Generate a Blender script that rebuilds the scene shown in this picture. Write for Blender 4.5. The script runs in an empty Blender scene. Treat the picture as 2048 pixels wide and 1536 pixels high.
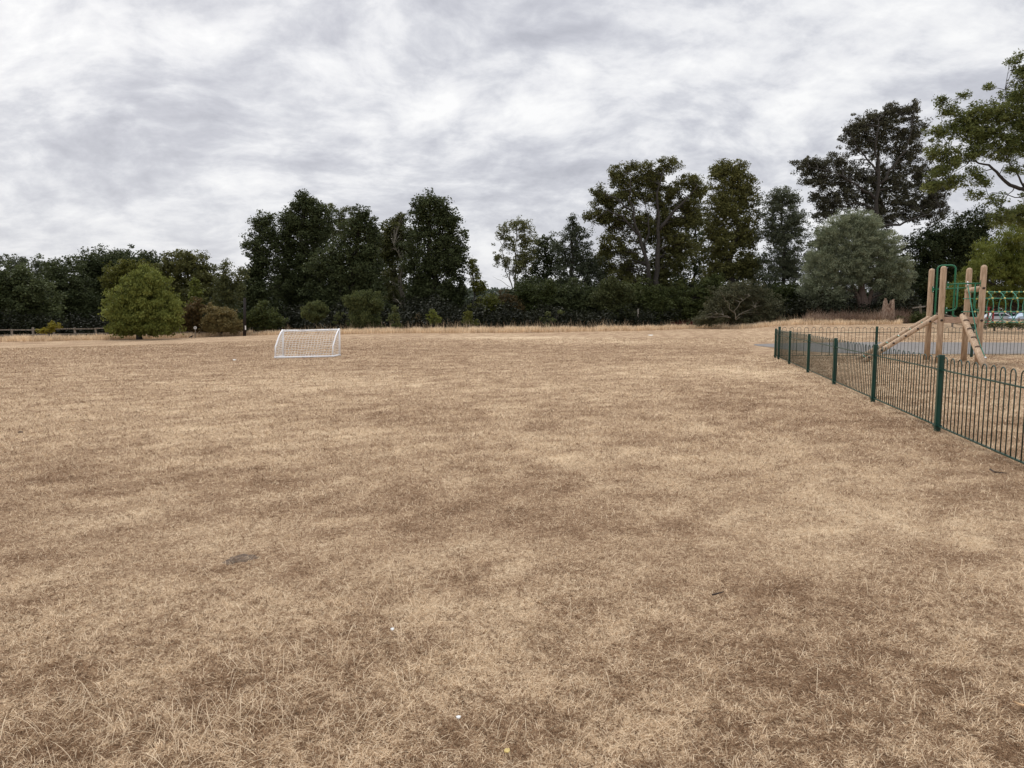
import bpy, math, random
import numpy as np
from mathutils import Vector
sc = bpy.context.scene
R = math.radians
# ------------------------------------------------------------------ camera
F = 1420.0; CX, CY = 1024.0, 768.0; CAMH = 1.5; PITCH = R(5.75)
cam_d = bpy.data.cameras.new("camera"); cam = bpy.data.objects.new("camera", cam_d)
sc.collection.objects.link(cam); sc.camera = cam
cam_d.sensor_width = 36.0; cam_d.lens = F / 2048.0 * 36.0
cam_d.clip_start = 0.05; cam_d.clip_end = 5000
cam.location = (0, 0, CAMH); cam.rotation_euler = (math.pi / 2 - PITCH, 0, 0)
# ------------------------------------------------------------------ light
SUN_EL, SUN_AZ = R(48), R(-35)      # azimuth from +Y (view direction), negative = left
sun_d = bpy.data.lights.new("sun", 'SUN'); sun = bpy.data.objects.new("sun", sun_d)
sc.collection.objects.link(sun)
sun_d.energy = 1.3; sun_d.angle = R(14); sun_d.color = (1.0, 0.95, 0.88)
sv = Vector((math.sin(SUN_AZ) * math.cos(SUN_EL), math.cos(SUN_AZ) * math.cos(SUN_EL), math.sin(SUN_EL)))
sun.rotation_euler = (-sv).to_track_quat('-Z', 'Y').to_euler()
sc.view_settings.view_transform = 'Standard'; sc.view_settings.look = 'None'
sc.view_settings.exposure = 0.1; sc.view_settings.gamma = 1.0
try: sc.view_settings.use_curve_mapping = False
except Exception: pass
sc.cycles.max_bounces = 5; sc.cycles.diffuse_bounces = 3; sc.cycles.transparent_max_bounces = 8

def N(nt, typ, **kw):
    n = nt.nodes.new(typ)
    for k, v in kw.items():
        if k.startswith('i_'):
            key = k[2:]
            key = int(key) if key.isdigit() else key.replace('_', ' ')
            n.inputs[key].default_value = v
        else: setattr(n, k, v)
    return n
def ramp(nt, stops, interp='LINEAR'):
    r = nt.nodes.new('ShaderNodeValToRGB'); r.color_ramp.interpolation = interp
    el = r.color_ramp.elements
    while len(el) < len(stops): el.new(0.5)
    for e, (p, c) in zip(el, stops):
        e.position = p; e.color = (c if len(c) == 4 else (*c, 1)) if hasattr(c, '__len__') else (c, c, c, 1)
    return r
def math_n(nt, op, a, b=None, c=None, clamp=False):
    n = nt.nodes.new('ShaderNodeMath'); n.operation = op; n.use_clamp = clamp
    for i, v in enumerate((a, b, c)):
        if v is None: continue
        if isinstance(v, (int, float)): n.inputs[i].default_value = v
        else: nt.links.new(v, n.inputs[i])
    return n.outputs[0]
def mixc(nt, fac, a, b, blend='MIX'):
    n = nt.nodes.new('ShaderNodeMix'); n.data_type = 'RGBA'; n.blend_type = blend
    def s(sock, v):
        if isinstance(v, (int, float)): sock.default_value = v
        elif isinstance(v, tuple): sock.default_value = (*v, 1) if len(v) == 3 else v
        else: nt.links.new(v, sock)
    s(n.inputs[0], fac); s(n.inputs[6], a); s(n.inputs[7], b)
    return n.outputs[2]
def noise(nt, vec, scale, detail=4, rough=0.5, dist=0.0):
    n = N(nt, 'ShaderNodeTexNoise'); n.inputs['Scale'].default_value = scale
    n.inputs['Detail'].default_value = detail; n.inputs['Roughness'].default_value = rough
    n.inputs['Distortion'].default_value = dist
    if vec is not None: nt.links.new(vec, n.inputs['Vector'])
    return n.outputs['Fac']

# ------------------------------------------------------------------ world: overcast sky
world = bpy.data.worlds.new("World"); sc.world = world; world.use_nodes = True
wn = world.node_tree; wn.nodes.clear()
BANK = (2.1, 0.7, 0)
tc = N(wn, 'ShaderNodeTexCoord'); sep = N(wn, 'ShaderNodeSeparateXYZ')
wn.links.new(tc.outputs['Generated'], sep.inputs[0])
zz = math_n(wn, 'MAXIMUM', sep.outputs[2], 0.0); zp = math_n(wn, 'ADD', zz, 0.42)
u = math_n(wn, 'DIVIDE', sep.outputs[0], zp); v = math_n(wn, 'DIVIDE', sep.outputs[1], zp)
comb = N(wn, 'ShaderNodeCombineXYZ'); wn.links.new(u, comb.inputs[0]); wn.links.new(v, comb.inputs[1])
wrp = N(wn, 'ShaderNodeTexNoise'); wrp.inputs['Scale'].default_value = 1.6; wrp.inputs['Detail'].default_value = 3
wn.links.new(comb.outputs[0], wrp.inputs['Vector'])
def vm(op, a, b):
    n = wn.nodes.new('ShaderNodeVectorMath'); n.operation = op
    for i, v_ in enumerate((a, b)):
        if isinstance(v_, tuple): n.inputs[i].default_value = v_
        else: wn.links.new(v_, n.inputs[i])
    return n.outputs[0]
wvec = vm('ADD', comb.outputs[0], vm('MULTIPLY', vm('SUBTRACT', wrp.outputs['Color'], (0.5, 0.5, 0.5)), (0.28, 0.28, 0.0)))
def mapped(loc, rot, scl, src=None):
    m = N(wn, 'ShaderNodeMapping'); m.inputs['Location'].default_value = loc
    m.inputs['Rotation'].default_value = (0, 0, R(rot)); m.inputs['Scale'].default_value = scl
    wn.links.new(src if src is not None else wvec, m.inputs['Vector']); return m.outputs[0]
bank = noise(wn, mapped(BANK, 12, (0.75, 1.15, 1)), 2.5, 5, 0.55, 0.0)          # broad cloud banks
puff = noise(wn, mapped((7.3, 2.2, 0), -14, (0.95, 1.2, 1)), 8.5, 10, 0.62, 0.0)  # lumps within the banks
rid = noise(wn, mapped((4.4, 8.8, 0), -20, (0.8, 1.3, 1)), 5.0, 6, 0.6, 0.3)
ridge = math_n(wn, 'SUBTRACT', 1.0, math_n(wn, 'ABSOLUTE', math_n(wn, 'MULTIPLY_ADD', rid, 4.5, -2.25)), clamp=True)  # thin bright rifts
s1 = math_n(wn, 'MULTIPLY_ADD', math_n(wn, 'SUBTRACT', bank, 0.5), 1.85, 0.46)
s2 = math_n(wn, 'MULTIPLY_ADD', math_n(wn, 'SUBTRACT', puff, 0.5), 1.5, s1)
s3 = math_n(wn, 'MULTIPLY_ADD', math_n(wn, 'MULTIPLY', ridge, puff), 0.22, s2)
cr = ramp(wn, [(0.05, (0.43, 0.44, 0.49)), (0.34, (0.535, 0.545, 0.595)), (0.52, (0.63, 0.64, 0.68)), (0.70, (0.75, 0.755, 0.78)), (1.0, (0.89, 0.89, 0.89))])
wn.links.new(s3, cr.inputs[0])
hz = N(wn, 'ShaderNodeMapRange'); hz.inputs[1].default_value = 0.0; hz.inputs[2].default_value = 0.20
hz.inputs[3].default_value = 0.55; hz.inputs[4].default_value = 0.0; wn.links.new(sep.outputs[2], hz.inputs[0])
ccol = mixc(wn, hz.outputs[0], cr.outputs[0], (0.67, 0.685, 0.725))
zb = N(wn, 'ShaderNodeMapRange'); zb.inputs[1].default_value = 0.45; zb.inputs[2].default_value = 0.95
zb.inputs[3].default_value = 1.0; zb.inputs[4].default_value = 2.15; wn.links.new(sep.outputs[2], zb.inputs[0])
bgc = N(wn, 'ShaderNodeBackground'); wn.links.new(ccol, bgc.inputs[0])
wn.links.new(math_n(wn, 'MULTIPLY', zb.outputs[0], 1.12), bgc.inputs[1])
sky = N(wn, 'ShaderNodeTexSky'); sky.sky_type = 'NISHITA'; sky.sun_disc = False
sky.sun_elevation = SUN_EL; sky.sun_rotation = SUN_AZ; sky.air_density = 1; sky.dust_density = 4
bgs = N(wn, 'ShaderNodeBackground'); wn.links.new(sky.outputs[0], bgs.inputs[0]); bgs.inputs[1].default_value = 0.05
ms = N(wn, 'ShaderNodeMixShader'); ms.inputs[0].default_value = 0.12
wn.links.new(bgc.outputs[0], ms.inputs[1]); wn.links.new(bgs.outputs[0], ms.inputs[2])
wo = N(wn, 'ShaderNodeOutputWorld'); wn.links.new(ms.outputs[0], wo.inputs[0])

# ------------------------------------------------------------------ terrain and projection helpers
def ss(t): t = np.clip(t, 0, 1); return t * t * (3 - 2 * t)
def terrain(x, y):
    x = np.asarray(x, float); y = np.asarray(y, float)
    z = -0.7 * ss((-x - 6) / 26) * ss((y - 22) / 26)
    r = x / np.maximum(y, 1.0)
    z = z + 0.95 * ss((y - 38) / 36) * ss((r - 0.30) / 0.13) * (1 - ss((r - 0.57) / 0.08)) * (1 - ss((y - 110) / 60))
    return z
def tz(x, y): return float(terrain(x, y))
cp, sp = math.cos(PITCH), math.sin(PITCH)
def ray(px, py):
    a = (px - CX) / F; b = (CY - py) / F
    return a, cp + b * sp, -sp + b * cp          # x, y, z
def at(px, py, Y):
    x, y, z = ray(px, py); t = Y / y
    return Vector((x * t, Y, CAMH + z * t))
def gpt(px, py, dz=0.0):
    x, y, z = ray(px, py); t = 1.0; st = 0.02
    while t < 900:
        if CAMH + z * t <= tz(x * t, y * t) + dz: break
        st = max(0.02, t * 0.004); t += st
    return Vector((x * t, y * t, tz(x * t, y * t)))
def proj(p):
    X, Y, Z = p[0], p[1], p[2] - CAMH
    d = Y * cp - Z * sp; h = Y * sp + Z * cp
    return CX + X / d * F, CY - h / d * F

_rng = np.random.RandomState(5); _G = _rng.rand(256, 256)
def vnoise(x, y):
    xi = np.floor(x).astype(int); yi = np.floor(y).astype(int); fx = x - xi; fy = y - yi
    fx = fx * fx * (3 - 2 * fx); fy = fy * fy * (3 - 2 * fy)
    g = lambda a, b: _G[a % 256, b % 256]
    return (g(xi, yi) * (1 - fx) + g(xi + 1, yi) * fx) * (1 - fy) + (g(xi, yi + 1) * (1 - fx) + g(xi + 1, yi + 1) * fx) * fy
def fbm(x, y, o=4):
    s = 0; a = 0.5; t = 0
    for i in range(o):
        s = s + a * vnoise(x * 2 ** i + 17.3 * i, y * 2 ** i + 5.1 * i); t += a; a *= 0.55
    return s / t

# ------------------------------------------------------------------ object helpers
def link(o): sc.collection.objects.link(o)
def tag(o, label=None, cat=None, group=None, kind=None):
    if label: o['label'] = label
    if cat: o['category'] = cat
    if group: o['group'] = group
    if kind: o['kind'] = kind
    return o
def wloc(o):
    l = Vector((0, 0, 0))
    while o is not None: l = l + o.location; o = o.parent
    return l
def thing(name, label, cat, loc, group=None):
    o = bpy.data.objects.new(name, None); link(o); o.location = loc; o.empty_display_size = 0.3
    return tag(o, label, cat, group)
def mesh_np(name, verts, quads=None, tris=None, attrs=None, smooth=False):
    me = bpy.data.meshes.new(name)
    verts = np.asarray(verts, np.float32); me.vertices.add(len(verts)); me.vertices.foreach_set('co', verts.ravel())
    nq = 0 if quads is None else len(quads); ntri = 0 if tris is None else len(tris)
    loops = np.concatenate([np.asarray(a, np.int32).ravel() for a in (quads, tris) if a is not None and len(a)])
    starts = np.concatenate([np.arange(nq) * 4, nq * 4 + np.arange(ntri) * 3]).astype(np.int32)
    me.loops.add(len(loops)); me.loops.foreach_set('vertex_index', loops)
    me.polygons.add(nq + ntri); me.polygons.foreach_set('loop_start', starts)
    me.update(calc_edges=True)
    for k, a in (attrs or {}).items():
        at_ = me.attributes.new(k, 'FLOAT', 'POINT'); at_.data.foreach_set('value', np.asarray(a, np.float32))
    if smooth: me.polygons.foreach_set('use_smooth', np.ones(nq + ntri, bool))
    return me
class MB:
    def __init__(s): s.v = []; s.f = []
    def box(s, c, size, ax=None):
        c = Vector(c); h = [x / 2 for x in size]; X, Y, Z = ax or (Vector((1, 0, 0)), Vector((0, 1, 0)), Vector((0, 0, 1)))
        n = len(s.v)
        for i in (-1, 1):
            for j in (-1, 1):
                for k in (-1, 1): s.v.append(c + X * h[0] * i + Y * h[1] * j + Z * h[2] * k)
        for f in ((0, 1, 3, 2), (4, 6, 7, 5), (0, 4, 5, 1), (2, 3, 7, 6), (0, 2, 6, 4), (1, 5, 7, 3)): s.f.append([n + i for i in f])
        return s
    def bar(s, a, b, w, d, up=Vector((0, 0, 1))):      # square bar from a to b
        a = Vector(a); b = Vector(b); Z = (b - a).normalized(); X = up.cross(Z)
        if X.length < 1e-3: X = Vector((1, 0, 0))
        X.normalize(); Y = Z.cross(X); return s.box((a + b) / 2, (w, d, (b - a).length), (X, Y, Z))
    def tube(s, pts, r, n=8, cap=True):
        pts = [Vector(p) for p in pts]; rs = r if hasattr(r, '__len__') else [r] * len(pts)
        base = len(s.v); prevX = None
        for i, p in enumerate(pts):
            d = (pts[min(i + 1, len(pts) - 1)] - pts[max(i - 1, 0)]).normalized()
            X = prevX if prevX is not None else (Vector((0, 0, 1)) if abs(d.z) < 0.9 else Vector((1, 0, 0)))
            X = (X - d * X.dot(d)).normalized(); prevX = X; Y = d.cross(X)
            for k in range(n):
                a = 2 * math.pi * k / n; s.v.append(p + (X * math.cos(a) + Y * math.sin(a)) * rs[i])
        for i in range(len(pts) - 1):
            for k in range(n):
                k2 = (k + 1) % n; s.f.append([base + i * n + k, base + i * n + k2, base + (i + 1) * n + k2, base + (i + 1) * n + k])
        if cap:
            s.f.append([base + k for k in range(n)][::-1]); s.f.append([base + (len(pts) - 1) * n + k for k in range(n)])
        return s
    def ball(s, c, r, sc_=(1, 1, 1), seg=10, ring=6):
        c = Vector(c); b = len(s.v)
        s.v.append(c + Vector((0, 0, r * sc_[2])))
        for i in range(1, ring):
            t = math.pi * i / ring
            for k in range(seg):
                a = 2 * math.pi * k / seg
                s.v.append(c + Vector((math.sin(t) * math.cos(a) * r * sc_[0], math.sin(t) * math.sin(a) * r * sc_[1], math.cos(t) * r * sc_[2])))
        s.v.append(c - Vector((0, 0, r * sc_[2]))); e = len(s.v) - 1
        for k in range(seg):
            s.f.append([b, b + 1 + k, b + 1 + (k + 1) % seg])
            s.f.append([e, e - seg + (k + 1) % seg, e - seg + k])
            for i in range(ring - 2):
                q = b + 1 + i * seg; s.f.append([q + k, q + seg + k, q + seg + (k + 1) % seg, q + (k + 1) % seg])
        return s
    def build(s, name, mat, parent=None, smooth=False, bevel=0, origin=None):
        o0 = wloc(parent) if parent is not None else (Vector(origin) if origin is not None else Vector((0, 0, 0)))
        me = bpy.data.meshes.new(name); me.from_pydata([tuple(Vector(p) - o0) for p in s.v], [], s.f); me.update()
        if smooth: me.polygons.foreach_set('use_smooth', [True] * len(me.polygons))
        me.materials.append(mat); o = bpy.data.objects.new(name, me); link(o)
        if parent is not None: o.parent = parent
        elif origin is not None: o.location = origin
        if bevel:
            m = o.modifiers.new('bevel', 'BEVEL'); m.width = bevel; m.segments = 2; m.limit_method = 'ANGLE'
        return o
def arc(p0, p1, p2, n=6):       # quadratic bezier
    p0, p1, p2 = Vector(p0), Vector(p1), Vector(p2)
    return [p0 * (1 - t) ** 2 + p1 * 2 * t * (1 - t) + p2 * t * t for t in [i / n for i in range(n + 1)]]

# ------------------------------------------------------------------ materials
def mat(name, col, rough=0.7, metal=0.0, var=0.12, scale=8.0, bump=0.0, col2=None, stretch=(1, 1, 1), spec=0.4, detail=5):
    m = bpy.data.materials.new(name); m.use_nodes = True; nt = m.node_tree
    b = nt.nodes['Principled BSDF']; tcn = N(nt, 'ShaderNodeTexCoord'); mp = N(nt, 'ShaderNodeMapping')
    mp.inputs['Scale'].default_value = stretch; nt.links.new(tcn.outputs['Object'], mp.inputs[0])
    f = noise(nt, mp.outputs[0], scale, detail, 0.6)
    c2 = col2 or tuple(min(1, c * (1 + var * 2)) for c in col); c1 = col if col2 else tuple(c * (1 - var * 2) for c in col)
    r = ramp(nt, [(0.32, c1), (0.68, c2)]); nt.links.new(f, r.inputs[0]); nt.links.new(r.outputs[0], b.inputs['Base Color'])
    b.inputs['Roughness'].default_value = rough; b.inputs['Metallic'].default_value = metal
    b.inputs['Specular IOR Level'].default_value = spec
    if bump:
        bn = N(nt, 'ShaderNodeBump'); bn.inputs['Strength'].default_value = bump; bn.inputs['Distance'].default_value = 0.02
        nt.links.new(f, bn.inputs['Height']); nt.links.new(bn.outputs[0], b.inputs['Normal'])
    return m
def leaf_mat(name, c1, c2, transl=0.22):
    m = bpy.data.materials.new(name); m.use_nodes = True; nt = m.node_tree; nt.nodes.clear()
    a = N(nt, 'ShaderNodeAttribute', attribute_name='tint')
    col = mixc(nt, a.outputs['Fac'], c1, c2)
    d = N(nt, 'ShaderNodeBsdfPrincipled'); d.inputs['Roughness'].default_value = 0.55; d.inputs['Specular IOR Level'].default_value = 0.12
    t = N(nt, 'ShaderNodeBsdfTranslucent'); mx = N(nt, 'ShaderNodeMixShader'); mx.inputs[0].default_value = transl
    nt.links.new(col, d.inputs['Base Color']); nt.links.new(col, t.inputs[0])
    nt.links.new(d.outputs[0], mx.inputs[1]); nt.links.new(t.outputs[0], mx.inputs[2])
    o = N(nt, 'ShaderNodeOutputMaterial'); nt.links.new(mx.outputs[0], o.inputs[0]); return m
BROWN = (0.235, 0.160, 0.100); STRAW = (0.66, 0.52, 0.345)
def grass_mat():
    m = bpy.data.materials.new('dry grass blades'); m.use_nodes = True; nt = m.node_tree; nt.nodes.clear()
    a = N(nt, 'ShaderNodeAttribute', attribute_name='tint')
    r = ramp(nt, [(0.0, (0.115, 0.068, 0.040)), (0.35, (0.315, 0.198, 0.117)), (0.65, (0.53, 0.380, 0.240)), (1.0, (0.96, 0.79, 0.565))])
    nt.links.new(a.outputs['Fac'], r.inputs[0])
    d = N(nt, 'ShaderNodeBsdfDiffuse'); t = N(nt, 'ShaderNodeBsdfTranslucent'); mx = N(nt, 'ShaderNodeMixShader'); mx.inputs[0].default_value = 0.3
    nt.links.new(r.outputs[0], d.inputs[0]); nt.links.new(r.outputs[0], t.inputs[0])
    nt.links.new(d.outputs[0], mx.inputs[1]); nt.links.new(t.outputs[0], mx.inputs[2])
    o = N(nt, 'ShaderNodeOutputMaterial'); nt.links.new(mx.outputs[0], o.inputs[0]); return m
M = {}
M['grass'] = grass_mat()
M['bark'] = mat('dark bark', (0.022, 0.018, 0.014), 0.9, col2=(0.065, 0.055, 0.045), scale=6, stretch=(3, 3, 0.6), bump=0.5)
M['bark_pale'] = mat('pale bark', (0.10, 0.085, 0.06), 0.9, col2=(0.24, 0.21, 0.16), scale=6, stretch=(3, 3, 0.6), bump=0.4)
M['bark_willow'] = mat('furrowed willow bark', (0.055, 0.036, 0.028), 0.9, col2=(0.17, 0.125, 0.10), scale=5, stretch=(4, 4, 0.35), bump=0.8)
M['log'] = mat('peeled pine log', (0.29, 0.19, 0.115), 0.75, col2=(0.60, 0.445, 0.305), scale=11, stretch=(2.5, 2.5, 0.3), bump=0.3, detail=9)
M['plank'] = mat('sawn deck board', (0.34, 0.22, 0.15), 0.7, col2=(0.52, 0.37, 0.27), scale=6, stretch=(0.6, 3, 6), bump=0.1)
M['notch'] = mat('sawn notch wood', (0.10, 0.065, 0.045), 0.8)
M['capbolt'] = mat('brown plastic cap', (0.045, 0.028, 0.02), 0.5)
M['greentube'] = mat('green powder coated tube', (0.012, 0.135, 0.06), 0.35, var=0.08)
M['steel'] = mat('bright steel', (0.62, 0.63, 0.64), 0.25, metal=0.9, var=0.03)
M['rope'] = mat('green rope', (0.03, 0.20, 0.13), 0.6, col2=(0.09, 0.32, 0.22), scale=30)
M['knot'] = mat('yellow plastic knot', (0.72, 0.62, 0.20), 0.4, var=0.1)
M['fence'] = mat('dark green railing paint', (0.007, 0.047, 0.034), 0.33, var=0.15, scale=3)
M['fencerod'] = mat('dark green weathered rod', (0.014, 0.030, 0.022), 0.45, col2=(0.03, 0.07, 0.055), scale=5)
M['white'] = mat('white plastic tube', (0.88, 0.88, 0.89), 0.35, var=0.02)
M['netw'] = mat('white net cord', (0.78, 0.76, 0.72), 0.8, var=0.05)
M['weathered'] = mat('weathered grey wood', (0.13, 0.11, 0.09), 0.9, col2=(0.33, 0.29, 0.24), scale=9, stretch=(1, 1, 0.5), bump=0.3)
M['dark_pole'] = mat('creosoted pole', (0.018, 0.013, 0.011), 0.8)
M['stump'] = mat('rotten stump wood', (0.12, 0.05, 0.028), 0.95, col2=(0.42, 0.33, 0.25), scale=7, stretch=(2, 2, 0.8), bump=0.9)
M['red'] = mat('red paint', (0.33, 0.025, 0.03), 0.45)
M['asphalt'] = mat('worn grey asphalt', (0.205, 0.188, 0.175), 0.9, var=0.12, scale=3, bump=0.1, detail=9)
M['crow'] = mat('black feathers', (0.012, 0.011, 0.012), 0.55)
M['paper'] = mat('white litter', (0.75, 0.75, 0.72), 0.7, var=0.05)
M['yleaf'] = mat('fallen yellow leaf', (0.55, 0.42, 0.16), 0.7, var=0.12, scale=60)
M['tleaf'] = mat('fallen tan leaf', (0.56, 0.36, 0.19), 0.7, var=0.12, scale=40)
M['twig'] = mat('dark twig', (0.05, 0.035, 0.028), 0.9)
M['soil'] = mat('grey dry soil', (0.06, 0.042, 0.03), 0.95, col2=(0.22, 0.155, 0.105), scale=40, bump=0.8)
M['glass'] = mat('dark car glass', (0.02, 0.025, 0.03), 0.1, var=0.02)
M['tyre'] = mat('tyre rubber', (0.02, 0.02, 0.02), 0.8)
M['carwhite'] = mat('white car paint', (0.55, 0.56, 0.58), 0.25, var=0.02)
M['carblue'] = mat('pale blue car paint', (0.42, 0.52, 0.62), 0.25, var=0.02)
M['carpink'] = mat('silver lilac car paint', (0.52, 0.47, 0.52), 0.25, var=0.02)

# ------------------------------------------------------------------ ground tone layout (where the grass is straw, brown, greenish)
PATCH = [ # px, py, half width px, half height px, amount
 (600,770,260,26,.30),(130,830,280,38,.34),(1350,742,170,12,.35),(900,905,170,18,.30),(1170,905,130,16,.26),(230,1012,60,20,.42),
 (1770,1060,210,55,.34),(1480,900,210,40,.26),(650,880,130,26,.32),(1050,676,140,3,.55),(1200,684,180,4,.3),(1510,745,90,14,.3),(1960,1190,130,45,.30),
 (420,860,160,20,.22),(1100,800,260,18,.18),(60,1050,80,16,.3),(840,860,140,14,.2),(1290,1000,120,20,.15),(950,1240,120,30,.16),(1750,1390,150,40,.18),(560,1290,120,50,.1),
 (110,955,230,30,-.42),(300,700,460,13,-.34),(1250,697,260,6,-.26),(1680,850,160,26,-.42),(1930,905,150,24,-.40),(1010,1000,170,30,-.24),(430,1010,110,20,-.28),
 (700,960,120,15,-.16),(900,1100,220,36,-.24),(300,1230,320,60,-.10),(1400,1250,220,50,-.12),(1300,1440,260,60,-.06),(620,820,60,8,-.2),(330,800,150,9,-.2),(1500,985,90,20,-.25),(1200,1100,160,25,-.14),
 (1340,870,120,16,-.18),(1100,752,260,8,-.12),(150,1400,260,60,-.05),(800,700,1000,16,-.34),(500,690,500,8,-.15),(1650,1180,200,26,-.10)]
_P = []
for px, py, hw, hh, a in PATCH:
    c = gpt(px, py); d1 = gpt(px, py + hh).y; d0 = gpt(px, max(py - hh, 648)).y
    _P.append((c.x, c.y, hw * c.y / F, max(0.25, (d0 - d1) / 2), a))
def tone(x, y):
    t = 0.50 + 0.20 * (fbm(x * 0.5 + 9, y * 0.5 + 3, 4) - 0.5) + 0.30 * (fbm(x * 2.1, y * 2.1 + 40, 3) - 0.5) + 0.8 * (fbm(x * 6.5, y * 6.5 + 20, 4) - 0.5)
    wx = x + 0.9 * (fbm(x * 0.8 + 50, y * 0.8, 3) - 0.5) * 2; wy = y + 0.9 * (fbm(x * 0.8, y * 0.8 + 70, 3) - 0.5) * 2
    wx = wx + 0.5 * (fbm(x * 3.5 + 5, y * 3.5, 3) - 0.5); wy = wy + 0.5 * (fbm(x * 3.5, y * 3.5 + 11, 3) - 0.5)
    for cx, cy, sx, sy, a in _P:
        t = t + (0.56 if a > 0 else 0.19) * a * np.exp(-((wx - cx) / sx) ** 2 - ((wy - cy) / sy) ** 2)
    return np.clip(t, 0.03, 1)
EDGE = [(-600,712),(-200,692),(0,684.5),(100,683),(150,681.5),(300,678),(400,675),(500,671),(680,669.3),(900,667.2),(1100,665),(1300,661.5),(1400,657),(1550,653.5),(1640,651),(1800,649.5),(1960,648),(2300,648)]
EP = [gpt(a, b) for a, b in EDGE]
_ex = np.array([p.x for p in EP]); _ey = np.array([p.y for p in EP])
_er = _ex / _ey
def edge_y(x, y):       # the field edge distance in that bearing
    r = x / np.maximum(y, 0.5); return np.interp(r, _er, _ey)
xs = np.concatenate([np.arange(-700, -80, 20), np.arange(-80, -24, 1.0), np.arange(-24, 24, 0.25), np.arange(24, 80, 1.0), np.arange(80, 701, 20)])
ys = np.concatenate([np.arange(-60, 0, 5), np.arange(0, 30, 0.25), np.arange(30, 90, 0.6), np.arange(90, 200, 5), np.arange(200, 1200, 50)])
X, Y = np.meshgrid(xs, ys); Z = terrain(X, Y)
hole = gpt(482, 1120)
soil = np.exp(-((X - hole.x) / 0.28) ** 2 - ((Y - hole.y) / 0.16) ** 2)
Z = Z - 0.0 * soil
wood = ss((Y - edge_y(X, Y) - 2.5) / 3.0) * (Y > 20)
nx, ny = len(xs), len(ys); idx = np.arange(nx * ny).reshape(ny, nx)
quads = np.stack([idx[:-1, :-1], idx[:-1, 1:], idx[1:, 1:], idx[1:, :-1]], -1).reshape(-1, 4)
tn = tone(X, Y)
me = mesh_np('ground', np.stack([X, Y, Z], -1).reshape(-1, 3), quads, attrs={'tone': tn.ravel(), 'wood': wood.ravel()}, smooth=True)
gm = bpy.data.materials.new('scorched grass field'); gm.use_nodes = True; nt = gm.node_tree; b = nt.nodes['Principled BSDF']
geo = N(nt, 'ShaderNodeNewGeometry'); pos = geo.outputs['Position']
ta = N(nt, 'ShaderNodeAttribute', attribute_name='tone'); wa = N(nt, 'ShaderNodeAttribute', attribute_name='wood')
n1 = noise(nt, pos, 3.0, 6, 0.65, 0.6); n2 = noise(nt, pos, 26.0, 6, 0.7, 0.8); n3 = noise(nt, pos, 130.0, 3, 0.7, 1.0)
sx = N(nt, 'ShaderNodeMapping'); sx.inputs['Scale'].default_value = (0.35, 1.0, 1); nt.links.new(pos, sx.inputs[0])
n0 = noise(nt, sx.outputs[0], 1.1, 5, 0.6, 0.4)
q = math_n(nt, 'MULTIPLY_ADD', math_n(nt, 'SUBTRACT', n1, 0.5), 0.45, ta.outputs['Fac'])
q = math_n(nt, 'MULTIPLY_ADD', math_n(nt, 'SUBTRACT', n0, 0.5), 0.5, q)
q = math_n(nt, 'MULTIPLY_ADD', math_n(nt, 'SUBTRACT', n2, 0.5), 1.5, q)
q = math_n(nt, 'MULTIPLY_ADD', math_n(nt, 'SUBTRACT', n3, 0.5), 2.6, q)
gr = ramp(nt, [(0.0, (0.122, 0.073, 0.043)), (0.3, (0.285, 0.180, 0.107)), (0.6, (0.44, 0.311, 0.197)), (1.0, (0.76, 0.60, 0.405))]); nt.links.new(q, gr.inputs[0])
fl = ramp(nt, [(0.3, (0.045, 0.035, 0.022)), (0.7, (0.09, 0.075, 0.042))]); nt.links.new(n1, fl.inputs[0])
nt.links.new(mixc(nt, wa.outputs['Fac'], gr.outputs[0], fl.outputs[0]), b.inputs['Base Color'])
b.inputs['Roughness'].default_value = 0.95; b.inputs['Specular IOR Level'].default_value = 0.1
bp = N(nt, 'ShaderNodeBump'); bp.inputs['Strength'].default_value = 0.7; bp.inputs['Distance'].default_value = 0.03
nt.links.new(math_n(nt, 'MULTIPLY_ADD', n2, 1.0, math_n(nt, 'MULTIPLY', n3, 0.4)), bp.inputs['Height']); nt.links.new(bp.outputs[0], b.inputs['Normal'])
me.materials.append(gm); g = bpy.data.objects.new('ground', me); link(g); tag(g, kind='structure')
# asphalt path behind the cross railings
def flat_poly(name, pxs, dz, mt, kind='structure'):
    pts = [gpt(*p) for p in pxs]; mb = MB(); mb.v = [Vector((p.x, p.y, p.z + dz)) for p in pts]; mb.f = [list(range(len(pts)))]
    o = mb.build(name, mt); tag(o, kind=kind); return o
flat_poly('path', [(1507,690.5),(1518,692.5),(1545,695),(1570,699.5),(1610,703),(1660,706),(1740,708.5),(1900,708.6),(2048,708.3),(2600,708),(2600,686.5),(2048,685.8),(1900,685),(1740,684.6),(1660,685.4),(1600,686.2),(1560,687.3),(1530,688.2),(1510,689)], 0.012, M['asphalt'])
# distant hill behind the gap in the trees
hx = np.linspace(-520, 320, 85); hy = np.linspace(330, 720, 30); HX, HY = np.meshgrid(hx, hy)
HZ = -3 + (15 + 7 * (fbm(HX * 0.012, HY * 0.01, 3) - 0.5) * 2) * ss((HY - 330) / 150) * ss((HX + 520) / 120) * (1 - ss((HX - 160) / 160))
ii = np.arange(HX.size).reshape(HX.shape); hq = np.stack([ii[:-1, :-1], ii[:-1, 1:], ii[1:, 1:], ii[1:, :-1]], -1).reshape(-1, 4)
hm = mesh_np('hill', np.stack([HX, HY, HZ], -1).reshape(-1, 3), hq, smooth=True)
hm.materials.append(mat('far hillside', (0.035, 0.045, 0.03), 0.95, scale=0.2)); ho = bpy.data.objects.new('hill', hm); link(ho); tag(ho, kind='structure')

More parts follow.
